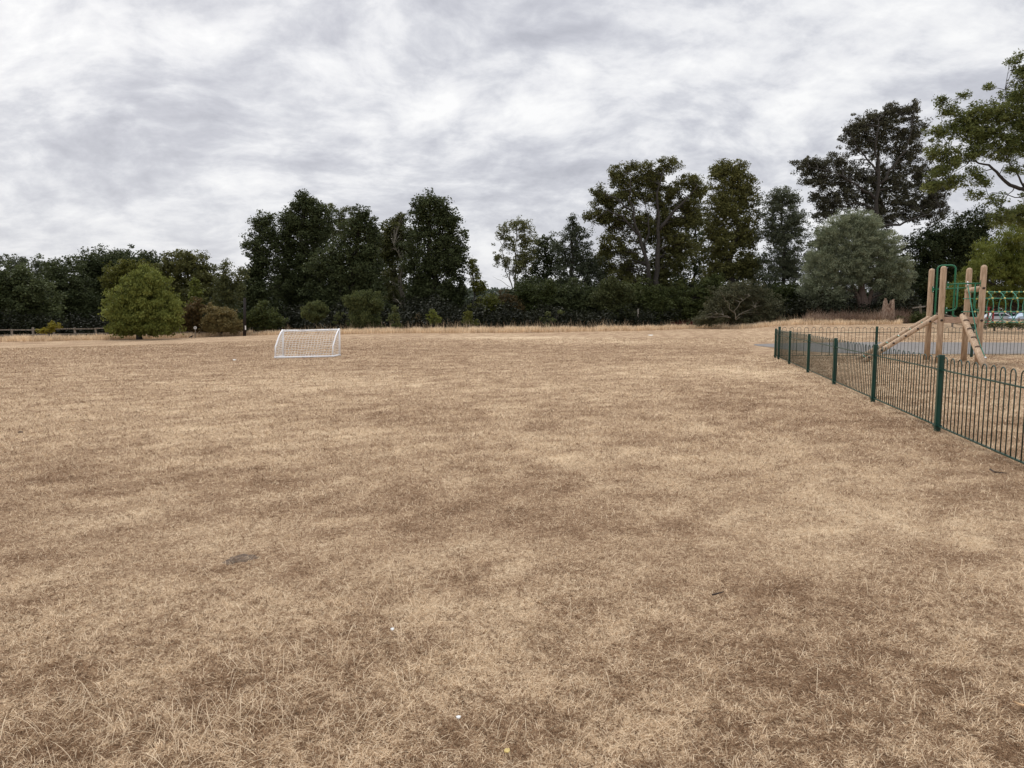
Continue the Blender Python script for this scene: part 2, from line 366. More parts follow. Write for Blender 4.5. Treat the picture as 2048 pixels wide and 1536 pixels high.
# ------------------------------------------------------------------ blades of dry grass
def blades(P, h, w, lean, heading, tint, nseg=2, curl=0.6, face=None):
    """P (n,3) roots; returns verts, quads, tris, tint. Blade bends over along heading."""
    n = len(P); hd = np.stack([np.cos(heading), np.sin(heading), np.zeros(n)], -1)
    fa = heading + math.pi / 2 if face is None else face
    side = np.stack([np.cos(fa), np.sin(fa), np.zeros(n)], -1)
    V = np.zeros((n, 2 * nseg + 1, 3), np.float32); pos_ = P.copy(); ang = lean.copy(); seg = h / nseg
    for i in range(nseg):
        ww = (w * (1 - 0.35 * i / nseg) / 2)[:, None]
        V[:, 2 * i] = pos_ - side * ww; V[:, 2 * i + 1] = pos_ + side * ww
        pos_ = pos_ + hd * (np.sin(ang) * seg)[:, None] + np.array([0, 0, 1.0]) * (np.cos(ang) * seg)[:, None]
        ang = ang + curl
    V[:, -1] = pos_
    base = (np.arange(n) * (2 * nseg + 1))[:, None]
    qs = [base + np.array([[2 * i, 2 * i + 1, 2 * i + 3, 2 * i + 2]]) for i in range(nseg - 1)]
    tr = base + np.array([[2 * nseg - 2, 2 * nseg - 1, 2 * nseg]])
    return V.reshape(-1, 3), (np.concatenate(qs) if qs else None), tr, np.repeat(tint, 2 * nseg + 1)
rg = np.random.RandomState(11)
def scatter_field(n, d0, d1, half=0.80):
    d = d0 * (d1 / d0) ** rg.rand(n)             # density falls with the square of distance from the field's near side
    r = (rg.rand(n) * 2 - 1) * half
    return r * d, d
def join(parts):
    V = []; Q = []; T = []; A = []; o = 0
    for v_, q_, t_, a_ in parts:
        V.append(v_); A.append(a_)
        if q_ is not None: Q.append(q_ + o)
        T.append(t_ + o); o += len(v_)
    return np.concatenate(V), (np.concatenate(Q) if Q else None), np.concatenate(T), np.concatenate(A)
pc = gpt(1300, 693); 
def off_path(x, y): return ~((y > 25.2) & (y < 36.5) & (x > 8.6 + (y - 25) * 0.3))
n = 900000
x, y = scatter_field(n, 1.7, 42)
k = off_path(x, y); x, y = x[k], y[k]; n = len(x)
tt = tone(x, y); cl = fbm(x * 9, y * 9, 3)
P = np.stack([x, y, terrain(x, y) - 0.003], -1)
lod = np.maximum(1.0, y / 4.5)
h = (0.018 + 0.034 * rg.rand(n) * (0.5 + cl)) * np.clip(lod, 1, 1.7)
w = (0.0015 + 0.0017 * rg.rand(n)) * lod
pale = rg.rand(n) < np.clip(0.45 + 1.1 * (tt - 0.5) + 1.1 * (cl - 0.5) + 1.7 * (fbm(x * 27 + 3, y * 27, 2) - 0.5), 0.04, 0.93)
tint = np.where(pale, 0.60 + 0.40 * rg.rand(n), 0.02 + 0.44 * rg.rand(n))
B1 = blades(P, h, w, 0.75 + 0.75 * rg.rand(n), rg.rand(n) * 6.283 , tint, 2, 0.45)
# longer pale stalks, standing in loose patches
STK = [(620,1330,360,150),(1750,1060,260,70),(720,1180,200,60),(300,1460,260,60),(1900,1180,150,40),(1500,930,220,40),(1950,1480,140,60),(560,1040,160,30),(1040,1270,200,80),(1300,860,200,25)]
SP = []
for px, py, hw, hh in STK:
    c = gpt(px, py); d1 = gpt(px, min(py + hh, 1530)).y; d0 = gpt(px, py - hh).y
    SP.append((c.x, c.y, hw * c.y / F, (d0 - d1) / 2))
n = 60000; x, y = scatter_field(n, 1.8, 20)
dn = 0.035 + sum(np.exp(-((x - a) / c_) ** 2 - ((y - b_) / d_) ** 2) for a, b_, c_, d_ in SP)
dn = dn * (fbm(x * 3, y * 3, 3) > 0.46)
k = rg.rand(n) < dn * 0.42; x, y = x[k], y[k]; n = len(x)
P = np.stack([x, y, terrain(x, y)], -1)
B2 = blades(P, 0.05 + 0.10 * rg.rand(n) ** 1.5, (0.0016 + 0.0008 * rg.rand(n)) * np.maximum(1, y / 5), 0.35 + 0.75 * rg.rand(n), rg.rand(n) * 6.283,
            np.clip(0.72 + 0.3 * rg.rand(n), 0, 1), 4, 0.22)
V, Q, T, A = join([B1, B2])
gmsh = mesh_np('dry_grass', V, Q, T, {'tint': A}); gmsh.materials.append(M['grass'])
go = bpy.data.objects.new('dry_grass', gmsh); link(go); tag(go, 'short scorched brown and straw grass covering the field', 'grass', kind='stuff')
# long pale grass along the field edge
def strip(name, label, pxr, off, width, n, hr, tintr, wv=0.035, mt='grass', cat='grass', wfun=None):
    px = pxr[0] + (pxr[1] - pxr[0]) * rg.rand(n)
    rr = np.interp(px, [e[0] for e in EDGE], _er); ey = np.interp(px, [e[0] for e in EDGE], _ey)
    wd = wfun(px) if wfun is not None else width
    yy = ey + off + wd * rg.rand(n) ** 1.0 + 0.5 * fbm(px * 0.03, px * 0 + 3); xx = rr * yy
    cl_ = fbm(px * 0.06, yy * 1.3, 4); kk = rg.rand(n) < (0.35 + 1.3 * (cl_ - 0.3)); xx, yy, cl_ = xx[kk], yy[kk], cl_[kk]; m_ = len(xx)
    hh_ = (hr[0] + (hr[1] - hr[0]) * rg.rand(m_)) * (0.45 + 1.1 * cl_)
    v_, q_, t_, a_ = blades(np.stack([xx, yy, terrain(xx, yy) - 0.02], -1), hh_, np.full(m_, wv) * (0.6 + 0.8 * rg.rand(m_)), 0.05 + 0.35 * rg.rand(m_),
        rg.rand(m_) * 6.283, np.clip(tintr[0] + (tintr[1] - tintr[0]) * rg.rand(m_) + 0.5 * (cl_ - 0.5), 0, 1), 2, 0.3)
    s_ = mesh_np(name, v_, q_, t_, {'tint': a_}); s_.materials.append(M[mt]); o = bpy.data.objects.new(name, s_); link(o)
    return tag(o, label, cat, kind='stuff')
strip('long_grass', 'tall pale straw grass in a strip along the far edge of the field', (-260, 2060), 0.0, 4.0, 130000, (0.16, 0.50), (0.62, 1.0), 0.03)
strip('seed_heads', 'taller seeding grass stems behind the pale strip', (480, 1600), 3.2, 3.0, 2600, (0.5, 1.0), (0.45, 0.85), 0.016)

# ------------------------------------------------------------------ trees
LM = {
 'dark':   leaf_mat('dark green leaves', (0.03, 0.041, 0.016), (0.118, 0.136, 0.056)),
 'mid':    leaf_mat('mid green leaves', (0.045, 0.058, 0.018), (0.125, 0.14, 0.045)),
 'oak':    leaf_mat('oak leaves', (0.05, 0.055, 0.018), (0.21, 0.205, 0.068)),
 'olive':  leaf_mat('olive leaves', (0.07, 0.08, 0.03), (0.2, 0.2, 0.08)),
 'yellow': leaf_mat('yellow green leaves', (0.08, 0.09, 0.018), (0.22, 0.21, 0.05)),
 'bright': leaf_mat('bright green leaves', (0.085, 0.105, 0.022), (0.26, 0.28, 0.07)),
 'grey':   leaf_mat('grey green leaves', (0.058, 0.070, 0.040), (0.18, 0.195, 0.118)),
 'willow': leaf_mat('willow leaves', (0.135, 0.16, 0.095), (0.4, 0.43, 0.28)),
 'brown':  leaf_mat('brown tinged leaves', (0.046, 0.046, 0.028), (0.17, 0.162, 0.1)),
 'rust':   leaf_mat('rusty leaves', (0.075, 0.055, 0.022), (0.22, 0.145, 0.06)),
 'tan':    leaf_mat('dried tan leaves', (0.13, 0.105, 0.04), (0.36, 0.285, 0.125)),
 'gold':   leaf_mat('golden leaves', (0.170, 0.150, 0.020), (0.400, 0.340, 0.050)),
 'redw':   leaf_mat('red weed leaves', (0.060, 0.014, 0.010), (0.180, 0.040, 0.028)),
 'wbright': leaf_mat('bright willow leaves', (0.09, 0.115, 0.022), (0.25, 0.27, 0.065), 0.3),
 'haw':    leaf_mat('hawthorn leaves', (0.07, 0.072, 0.038), (0.19, 0.19, 0.11)),
 'scrub':  leaf_mat('dry scrub stems', (0.085, 0.045, 0.032), (0.33, 0.235, 0.165)),
 'ash':    leaf_mat('ash leaves', (0.07, 0.09, 0.024), (0.25, 0.27, 0.09), 0.3),
 'sapling':leaf_mat('young leaves', (0.070, 0.085, 0.030), (0.180, 0.195, 0.075), 0.3),
}
def leafcloud(C, cr, nl, ls, asp, tintc, rs, mode='round', centers=None, tintj=0.35):
    n = len(C) * nl; ci = np.repeat(np.arange(len(C)), nl)
    g3 = rs.randn(n, 3); rad = rs.rand(n) ** 0.45
    g3 /= np.linalg.norm(g3, axis=1)[:, None] + 1e-6
    p = C[ci] + g3 * (rad * cr[ci])[:, None] * np.array([1, 1, 0.72])
    if mode == 'willow':
        ra = p - centers[ci]; ra /= np.linalg.norm(ra, axis=1)[:, None] + 1e-6
        d = ra * 0.9 + np.array([0, 0, 0.25]) + rs.randn(n, 3) * 0.45
    elif mode == 'weep':
        d = rs.randn(n, 3) * 0.5 + np.array([0, 0, -0.7])
    elif mode == 'up':
        d = rs.randn(n, 3) * 0.5 + np.array([0, 0, 0.9])
    else:
        d = rs.randn(n, 3) * np.array([1, 1, 0.6])
    d /= np.linalg.norm(d, axis=1)[:, None] + 1e-6
    r2 = rs.randn(n, 3); s = np.cross(d, r2); s /= np.linalg.norm(s, axis=1)[:, None] + 1e-6
    L = ls * (0.6 + 0.8 * rs.rand(n)); W = L * asp
    a = p - d * (L / 2)[:, None]; b_ = p + d * (L / 2)[:, None]
    V = np.stack([a, p + s * (W / 2)[:, None], b_, p - s * (W / 2)[:, None]], 1).reshape(-1, 3)
    q = np.arange(n * 4).reshape(-1, 4)
    ti = np.clip(tintc[ci] + tintj * (rs.rand(n) - 0.5), 0, 1)
    return V, q, np.repeat(ti, 4)
tree_seed = [100]
def tree(name, label, kind, D, basepx, blobs, group=None, cat='tree', dens=5.0, cr=0.62, nl=34, ls=0.26, asp=0.6, trunk_r=0.3, bark='bark', mode='round',
         limbs=None, twigs=5, low=0.42, spread=0.8, basedz=0.0, trunk_to=None, stems=1, full=1.14, bridge=True):
    nl = int(nl * 1.35); ls = ls * 0.86
    """blobs: (px, py, rx, ry[, depth offset[, density factor]]) outline lobes read at distance D"""
    tree_seed[0] += 1; rs = np.random.RandomState(tree_seed[0])
    bx = at(basepx, 640, D).x; base = Vector((bx, D, tz(bx, D) + basedz)); k = D / F
    C = []; CRr = []; CT = []; CC = []; bl = []
    if bridge and len(blobs) > 5:           # smaller clumps bridging neighbouring lobes
        ext = []
        for i_, b_ in enumerate(blobs):
            o_ = sorted((c_ for c_ in blobs if c_ is not b_), key=lambda c_: (c_[0] - b_[0]) ** 2 + (c_[1] - b_[1]) ** 2)[:2]
            for c_ in o_:
                t_ = rs.uniform(.35, .65)
                ext.append((b_[0] * t_ + c_[0] * (1 - t_) + rs.uniform(-4, 4), b_[1] * t_ + c_[1] * (1 - t_) + rs.uniform(-4, 4), min(b_[2], c_[2]) * .55, min(b_[3], c_[3]) * .7, rs.uniform(-1, 1), .6))
        blobs = list(blobs) + ext
    for b_ in blobs:
        px, py, rx, ry = b_[:4]; rx *= full; ry *= 1 + (full - 1) * 0.5; dd = b_[4] if len(b_) > 4 else 0.0; df = b_[5] if len(b_) > 5 else 1.0
        c = at(px, py, D + dd); c = np.array([c.x, c.y, c.z]); RX, RY = rx * k, ry * k; RZ = (RX + RY) / 2 * spread
        bl.append((c, RX, RY, RZ))
        n = max(4, int(1.45 * dens * df * RX * RY / (cr * cr)))
        d = rs.randn(n, 3); d /= np.linalg.norm(d, axis=1)[:, None]
        r = (0.25 + 0.75 * rs.rand(n) ** 0.6) * (1 + np.clip(0.16 * rs.randn(n), -0.4, 0.34))
        inner = np.array([max(0.1, RX - cr * 0.15), max(0.1, RZ - cr * 0.15), max(0.1, RY - cr * 0.1)])
        p = c + d * r[:, None] * inner
        p[:, 2] = np.maximum(p[:, 2], base.z + 0.1)
        C.append(p); CRr.append(cr * (0.55 + 0.75 * rs.rand(n))); CC.append(np.repeat(c[None], n, 0))
        CT.append(np.clip(low + 0.42 * (rs.rand(n) - 0.5) + 0.18 * (rs.rand() - 0.5), 0, 1))
    Cc = np.concatenate(C)
    V, q, ti = leafcloud(Cc, np.concatenate(CRr), nl, ls, asp, np.concatenate(CT), rs, mode, np.concatenate(CC))
    root = thing(name, label, cat, base, group)
    me = mesh_np('crown', V - np.array(base), q, attrs={'tint': ti}); me.materials.append(LM[kind])
    o = bpy.data.objects.new('crown', me); link(o); o.parent = root
    # trunk, limbs and twigs
    mb = MB(); top = max(bl, key=lambda t: t[0][2]); tp = Vector(top[0]) if trunk_to is None else at(trunk_to[0], trunk_to[1], D)
    H = tp.z - base.z
    tr = []
    for i in range(9):
        t = i / 8; w_ = math.sin(t * math.pi) * 0.05 * H
        tr.append(base + Vector(((tp.x - base.x) * t ** 1.3 + w_ * (rs.rand() - 0.5) * 1.5, (tp.y - base.y) * t, H * t)))
    tr[0] = tr[0] - Vector((0, 0, 0.25))
    rr = [trunk_r * (1.35 if i == 0 else 1.0) * (1 - 0.85 * (i / 8)) + 0.02 for i in range(9)]
    if stems == 1: mb.tube(tr, rr, 8)
    else:
        for s_ in range(stems):
            a = 6.283 * s_ / stems + rs.rand(); sp_ = 0.22 * H
            mb.tube([base + Vector((math.cos(a) * 0.12, math.sin(a) * 0.12, -0.1)), base + Vector((math.cos(a) * sp_ * 0.4, math.sin(a) * sp_ * 0.4, H * 0.4)),
                     base + Vector((math.cos(a) * sp_, math.sin(a) * sp_, H * 0.85))], [trunk_r, trunk_r * 0.7, trunk_r * 0.25], 6)
    nodes = []
    for L in (limbs or []):
        pts = [at(a, b_, D + (L[2] if len(L) > 2 else 0)) for a, b_ in L[0]]; m_ = len(pts)
        fine = [pts[0]]
        for p_, q_ in zip(pts[:-1], pts[1:]):
            for t_ in (0.33, 0.66, 1.0): fine.append(p_.lerp(q_, t_) + (Vector(rs.randn(3)) * 0.04 * (q_ - p_).length if t_ < 1 else Vector((0, 0, 0))))
        m_ = len(fine); rl = [L[1] * 0.62 * (1 - 0.85 * i / (m_ - 1)) for i in range(m_)]
        mb.tube(fine, rl, 7); nodes += [(p_, r_) for p_, r_ in zip(fine, rl)]
    for bi, (c, RX, RY, RZ) in enumerate(bl):
        cv = Vector(c); dist = math.hypot(cv.x - base.x, cv.y - base.y)
        zt = max(base.z + 0.15 * H, cv.z - 0.45 * dist - 0.4 * RY); t = min(0.95, max(0.08, (zt - base.z) / max(H, 0.1)))
        j = t * 8; j0 = int(j); p0 = tr[j0].lerp(tr[min(8, j0 + 1)], j - j0); r0 = max(0.025, trunk_r * (1 - 0.85 * t) * 0.26)
        if nodes:
            p0, r0 = min(nodes, key=lambda t_: (t_[0] - cv).length + (1.5 if t_[0].z > cv.z else 0)); r0 = max(0.02, min(r0 * 0.6, 0.02 + RX * 0.035))
        if trunk_r > 0.06: mb.tube(arc(p0, p0.lerp(cv, 0.5) + Vector((0, 0, 0.12 * (cv - p0).length)), cv, 6), [r0 * (1 - 0.12 * i) for i in range(7)], 6)
        cand = C[bi]; mtw = min(len(cand), twigs)
        for q_ in rs.choice(len(cand), mtw, replace=False):
            e = Vector(cand[q_]); s0 = p0.lerp(cv, 0.4 + 0.6 * rs.rand())
            mid = s0.lerp(e, 0.5) + Vector((rs.randn() * 0.12, rs.randn() * 0.12, 0.15)) * (e - s0).length
            mb.tube(arc(s0, mid, e, 3), [r0 * 0.4, r0 * 0.32, r0 * 0.22, 0.012], 4)
    mb.build('trunk', M[bark], root, smooth=True)
    return root
W = 'dark woodland trees beyond the field'
# --- left wood
tree('broadleaf_tree', 'thin crowned dark tree poking up behind the wood at the far left', 'grey', 92, 55, [(20,530,28,22),(58,535,34,26,0,.7),(88,545,20,24)], W, dens=3.5, ls=.28)
tree('broadleaf_tree', 'broad grey green leafed tree at the left end of the wood, behind the rail fence', 'dark', 66, 40, [(20,590,62,60),(70,605,48,48),(-30,600,50,60),(10,640,60,28),(85,640,40,26),(50,560,36,26)], W, low=.55)
tree('broadleaf_tree', 'dark rounded tree between the far left tree and the tallest of the left wood', 'dark', 74, 140, [(135,560,42,42),(115,600,42,44),(160,610,38,50),(130,645,50,22),(100,545,22,22)], W)
tree('broadleaf_tree', 'tallest domed dark tree of the left wood, behind the golden small bush', 'dark', 80, 215, [(215,528,56,36),(175,545,40,36),(250,540,42,36),(190,590,55,48),(240,600,50,50),(205,640,60,24),(285,520,22,18)], W, trunk_r=.4, low=.4)
tree('broadleaf_tree', 'dark low crowned tree standing just behind the bright green maple', 'dark', 76, 300, [(300,520,26,18),(290,560,40,40),(320,600,44,40),(300,640,60,24)], W)
tree('yellowing_tree', 'yellow green domed tree rising directly behind the bright green maple', 'yellow', 72, 258, [(250,545,38,24),(228,562,22,20),(282,545,28,22)], None, cr=.45, ls=.22, low=.35)
tree('maple_tree', 'bright green bushy maple standing alone before the dark left wood', 'bright', 58, 277, [(287,548,20,22),(275,572,42,26),(312,568,26,24),(250,600,36,26),(300,600,48,30),(335,612,28,28),(235,622,30,22),(280,632,52,24),(330,638,34,20),(258,645,40,20),(300,648,56,20),(236,657,30,12),(334,657,34,12),(262,664,26,8),(300,664,30,8)], None, full=1.04, dens=6, cr=.42, nl=34, ls=.19, trunk_r=.2, low=.5, mode='up', spread=1.0)
tree('broadleaf_tree', 'twin topped yellowish green tree to the right behind the maple', 'oak', 74, 372, [(352,522,24,22),(386,520,26,20),(345,548,36,28),(400,550,34,28),(425,572,20,24),(375,590,56,36),(380,635,60,28)], W, low=.45)
tree('poplar_tree', 'small slender light green poplar above the rusty bush', 'bright', 66, 391, [(391,566,8,11),(391,587,12,16),(392,612,12,14)], None, cr=.3, ls=.18, nl=26, dens=6, trunk_r=.09)
tree('birch_tree', 'pale green feathery tree left of the dark pole', 'olive', 66, 455, [(452,545,18,22),(450,572,22,26),(468,590,22,26),(445,605,22,24),(480,560,14,22)], None, cr=.42, ls=.18, nl=28, dens=4.5, trunk_r=.14, low=.35)
tree('rusty_bush', 'rust brown bush right beside the maple, behind the round sign', 'rust', 63, 388, [(378,632,20,24),(396,620,18,22),(385,652,26,14),(372,645,16,16)], None, 'bush', cr=.35, ls=.18, nl=30, trunk_r=.06, stems=3, low=.35)
tree('tan_bush', 'dry tan leaved rounded bush between the round sign and the dark pole', 'tan', 62, 440, [(430,632,24,24),(452,640,26,22),(440,655,36,12),(418,650,14,16),(470,652,14,14)], None, 'bush', cr=.33, ls=.15, nl=34, dens=6, trunk_r=.05, stems=4, low=.4)
tree('green_bush', 'dark green scrubby bush at the foot of the dark pole, right side', 'mid', 64, 510, [(500,640,22,20),(525,630,22,28),(545,645,26,18),(480,650,16,14)], None, 'bush', cr=.4, ls=.2, stems=4, trunk_r=.06, low=.4)
tree('golden_bush', 'small golden yellow bush by the rail fence on the left', 'gold', 56, 98, [(100,658,10,6),(108,652,12,7),(86,662,12,4),(103,647,4,5)], None, 'bush', cr=.18, ls=.13, nl=20, dens=4, trunk_r=.03, stems=3, low=.3)
# --- centre group
tree('alder_tree', 'narrow ragged topped dark tree at the left end of the tall middle group', 'dark', 76, 520, [(517,440,16,15),(540,444,14,14),(527,468,26,24),(514,500,26,28),(535,520,28,34),(508,545,24,34),(530,580,38,40),(500,590,26,34),(525,630,42,32),(548,480,14,22)], W, dens=4.3, low=.45)
tree('alder_tree', 'tall dark tree with a pointed top, second from the left in the middle group', 'dark', 78, 607, [(606,395,13,14),(604,412,22,18),(630,418,22,22),(595,440,36,28),(645,440,26,28),(573,447,16,16),(615,475,50,34),(590,520,40,44),(640,540,40,46),(600,585,46,42),(610,632,56,32),(566,490,16,28),(565,560,22,32)], W, dens=4.8, trunk_r=.42, low=.42)
tree('broadleaf_tree', 'dry topped brownish tree showing behind the middle of the tall group', 'olive', 90, 690, [(662,428,14,18,0,.7),(690,428,20,22,0,.8),(700,455,28,26),(672,460,20,22)], W, dens=3, low=.35)
tree('alder_tree', 'large round topped dark tree at the centre of the middle group', 'dark', 72, 700, [(722,428,16,16),(732,450,26,22),(705,458,30,24),(748,478,20,22),(690,500,40,30),(650,530,32,30),(735,520,34,34),(690,560,50,40),(648,590,36,34),(740,570,32,34),(700,620,60,36),(645,645,36,20),(755,625,28,34)], W, trunk_r=.45, low=.42)
tree('alder_tree', 'brownish dark tree with a bare pale trunk in the right half of the middle group', 'oak', 80, 806, [(803,434,8,9),(798,450,18,12),(780,462,24,20),(810,475,28,24),(775,500,26,28),(822,510,20,28),(795,505,22,20,2),(780,570,26,40,3),(790,630,40,32,3)], W, low=.25, bark='bark_pale', limbs=[([(806,625),(804,590),(801,550),(802,515),(796,495)], .24, -3.5),([(802,520),(795,503),(788,492)], .12, -3.5)])
tree('alder_tree', 'tall rounded dark tree at the right end of the middle group', 'dark', 76, 868, [(858,398,20,14),(842,412,20,16),(878,410,22,16),(835,435,24,22),(870,440,32,26),(902,440,22,24),(850,480,46,34),(908,478,24,32),(880,520,46,42),(915,530,22,40),(840,540,36,38),(870,585,50,40),(915,590,24,36),(830,605,30,40),(870,635,60,28),(920,640,24,22)], W, dens=4.8, trunk_r=.45, low=.45)
tree('hawthorn_tree', 'small half yellow tree at the right foot of the middle group', 'yellow', 74, 948, [(944,528,9,12),(948,545,10,12),(952,565,14,16,0,.8),(960,580,14,14)], None, cr=.4, ls=.2, dens=4, trunk_r=.12, low=.2)
# --- trees filling the back of the groups
B_ = 'dark trees standing at the back of the woodland'
tree('broadleaf_tree', 'dark tree at the back between the two pointed trees of the middle group', 'dark', 96, 650, [(640,480,40,40),(640,560,50,50),(590,560,40,50),(560,600,50,50),(640,630,60,30)], B_, dens=4, cr=.8, ls=.34)
tree('broadleaf_tree', 'dark tree at the back filling the dip of the middle group', 'dark', 94, 760, [(750,490,34,34),(770,530,44,44),(720,560,40,50),(800,590,50,50),(760,630,60,30)], B_, dens=4, cr=.8, ls=.34)
tree('broadleaf_tree', 'dark tree at the back left of the big oak', 'dark', 100, 1170, [(1180,540,34,30),(1140,580,50,30),(1210,590,50,34),(1160,625,70,22)], B_, dens=4, cr=.8, ls=.34)
tree('broadleaf_tree', 'dark tree at the back between the big oak and its yellowish neighbour', 'dark', 98, 1385, [(1390,430,26,40),(1390,500,40,44),(1330,560,50,36),(1400,570,50,40),(1350,620,70,24)], B_, dens=3.6, cr=.8, ls=.34)
tree('broadleaf_tree', 'dark tree at the back between the yellowish tree and the grey green one', 'dark', 98, 1510, [(1510,540,34,34),(1480,580,44,34),(1540,595,44,30),(1500,625,60,22)], B_, dens=4, cr=.8, ls=.34)
tree('broadleaf_tree', 'dark tree at the back hidden largely behind the round willow', 'dark', 92, 1690, [(1640,500,26,40),(1700,600,60,34),(1640,610,50,30),(1780,600,60,40),(1730,640,80,18),(1830,560,30,50)], B_, dens=4.5, cr=.8, ls=.34)
# --- young trees before the middle group
Y_ = 'young trees on the field edge'
tree('young_tree', 'light green rounded young tree above the football goal', 'sapling', 60, 628, [(629,612,13,10),(618,624,15,13),(642,625,15,13),(629,634,16,10),(609,630,6,5),(652,616,5,6)], Y_, cr=.27, ls=.15, nl=24, dens=5, trunk_r=.05, low=.3, mode='up')
tree('young_tree', 'largest of the light green young trees, spreading upward, right of the goal', 'sapling', 58, 733, [(722,592,16,12),(745,592,18,14),(705,603,18,14),(728,612,30,20),(755,608,14,16),(718,632,26,16),(742,636,22,18),(728,650,28,12),(696,598,8,8)], Y_, cr=.32, ls=.15, nl=26, dens=5.5, trunk_r=.06, low=.25, mode='up', stems=4)
tree('sapling', 'tiny thin sapling with few leaves over the goal crossbar end', 'sapling', 60, 675, [(675,625,3,5),(676,636,9,5),(672,644,6,4)], Y_, cr=.16, ls=.14, nl=10, dens=3, trunk_r=.03, low=.35)
tree('sapling', 'cone shaped green sapling between the largest young tree and the rusty undergrowth', 'sapling', 55, 790, [(790,620,5,7),(790,630,8,6),(790,638,13,5),(791,650,11,5)], Y_, cr=.2, ls=.13, nl=18, dens=4.5, trunk_r=.03, low=.35)
tree('sapling', 'bright little sapling with layered side shoots before the tall right end tree', 'bright', 56, 867, [(866,624,7,6),(865,633,10,6),(869,642,13,5),(878,637,5,3)], Y_, cr=.2, ls=.13, nl=18, dens=4.5, trunk_r=.03, low=.4)
tree('sapling', 'feathery yellow green sapling beside the low hedge right of the middle group', 'yellow', 58, 938, [(938,628,6,8),(936,640,12,7),(944,648,14,6)], Y_, cr=.2, ls=.13, nl=20, dens=4.5, trunk_r=.03, low=.3)
tree('sapling', 'pale green sapling alone before the black hedge of the right hand trees', 'sapling', 62, 1098, [(1095,628,6,6),(1088,638,8,6),(1104,640,9,5),(1098,650,10,5),(1122,624,7,4)], Y_, cr=.2, ls=.16, nl=12, dens=3, trunk_r=.03, low=.55)
tree('rusty_bush', 'dark rust red undergrowth between two green saplings', 'rust', 62, 838, [(835,640,16,14),(850,648,12,10),(825,650,10,8)], None, 'bush', cr=.28, ls=.14, nl=22, dens=4, trunk_r=.04, stems=3, low=.05)
# --- gap and right part
tree('hedge_bush', 'yellow green hedge bush in the gap between the two tree groups', 'yellow', 66, 965, [(965,618,24,20),(985,605,18,18),(975,642,40,16),(945,630,20,20)], None, 'bush', cr=.38, ls=.17, nl=32, dens=6, trunk_r=.06, stems=4, low=.12)
tree('hedge_bush', 'rust tinted hedge bush right of the yellow green one in the gap', 'rust', 68, 1015, [(1012,605,22,20),(1025,625,22,26),(1000,640,22,20),(1035,645,22,16)], None, 'bush', cr=.38, ls=.17, nl=32, dens=6, trunk_r=.06, stems=4, low=.12)
tree('birch_tree', 'pale sparse tree with fanning thin stems left of the big oak group', 'olive', 82, 1030, [(1020,452,18,12),(1045,450,20,14),(1000,470,16,12,0,.7),(1055,475,18,20),(1030,490,32,22,0,.8),(1000,510,16,16,0,.5),(1050,520,24,26),(1025,535,20,22,0,.6),(992,522,10,8,0,.5)], None, cr=.42, ls=.2, nl=24, dens=2.8, trunk_r=.12, low=.6, bark='bark_pale',
     limbs=[([(1028,590),(1018,540),(1004,490),(990,465)],.12),([(1028,590),(1030,520),(1035,460)],.12),([(1028,590),(1045,530),(1055,470)],.11),([(1024,570),(1008,530),(985,515)],.08),([(1022,575),(1000,560),(985,553)],.05)])
tree('alder_tree', 'dark tree right behind the pale sparse one', 'dark', 84, 1088, [(1092,482,22,14),(1078,505,26,26),(1110,520,28,30),(1070,550,34,34),(1105,570,40,30)], W, dens=4, low=.45)
tree('alder_tree', 'thin pointed grey green tree just left of the big oak', 'grey', 80, 1147, [(1146,436,6,8,0,.8),(1146,452,12,11,0,.8),(1132,472,18,14),(1160,470,20,16),(1125,500,22,24),(1165,505,26,26),(1145,540,40,36),(1190,545,30,36)], W, cr=.5, ls=.2, dens=3.4, low=.12, nl=30)
tree('broadleaf_tree', 'low black green tree filling the ground below the pointed tree', 'dark', 72, 1090, [(1060,590,36,30),(1100,600,40,34),(1145,600,44,36),(1070,635,46,24),(1130,640,56,20),(1190,610,38,34),(1180,643,40,16)], W, dens=6.5, low=.4)
OAKB = [(1337,330,22,17),(1310,345,18,14),(1276,334,26,14),(1232,343,13,13),(1245,362,32,18),(1196,384,17,12),(1205,400,16,12),(1290,362,34,20),(1345,380,24,18),(1382,362,28,16),(1398,382,20,18),(1220,405,32,18),(1262,395,30,20),(1306,395,26,18),
 (1190,432,24,16),(1225,440,30,20),(1370,412,30,18),(1262,440,30,24),(1330,445,38,20,0,.8),(1385,440,26,22),(1228,485,34,24),(1300,470,44,24),(1350,490,50,24),(1205,515,20,18),(1265,520,50,28,0,.8),(1340,530,50,28),(1240,560,40,24),(1300,575,60,24),(1312,365,18,15),(1325,415,20,20,2),(1290,445,18,24,2),(1345,455,26,20,2)]
tree('oak_tree', 'big spreading oak with thick visible limbs, tallest of the right hand trees', 'oak', 80, 1312, OAKB, None, dens=5.0, cr=.55, nl=42, ls=.215, trunk_r=.75, low=.4, trunk_to=(1316,420), twigs=6, full=1.08,
     limbs=[([(1312,600),(1315,540),(1317,480),(1315,410),(1325,350)],.55,-2),([(1300,570),(1290,510),(1270,450),(1258,400),(1262,350)],.4,-2.5),([(1318,460),(1345,425),(1375,395),(1395,370)],.32,-2),([(1275,470),(1245,432),(1215,420),(1195,435)],.22,-2.5),([(1262,420),(1230,395),(1198,385)],.18,-2.5),([(1290,500),(1297,450),(1290,400)],.25,-2)])
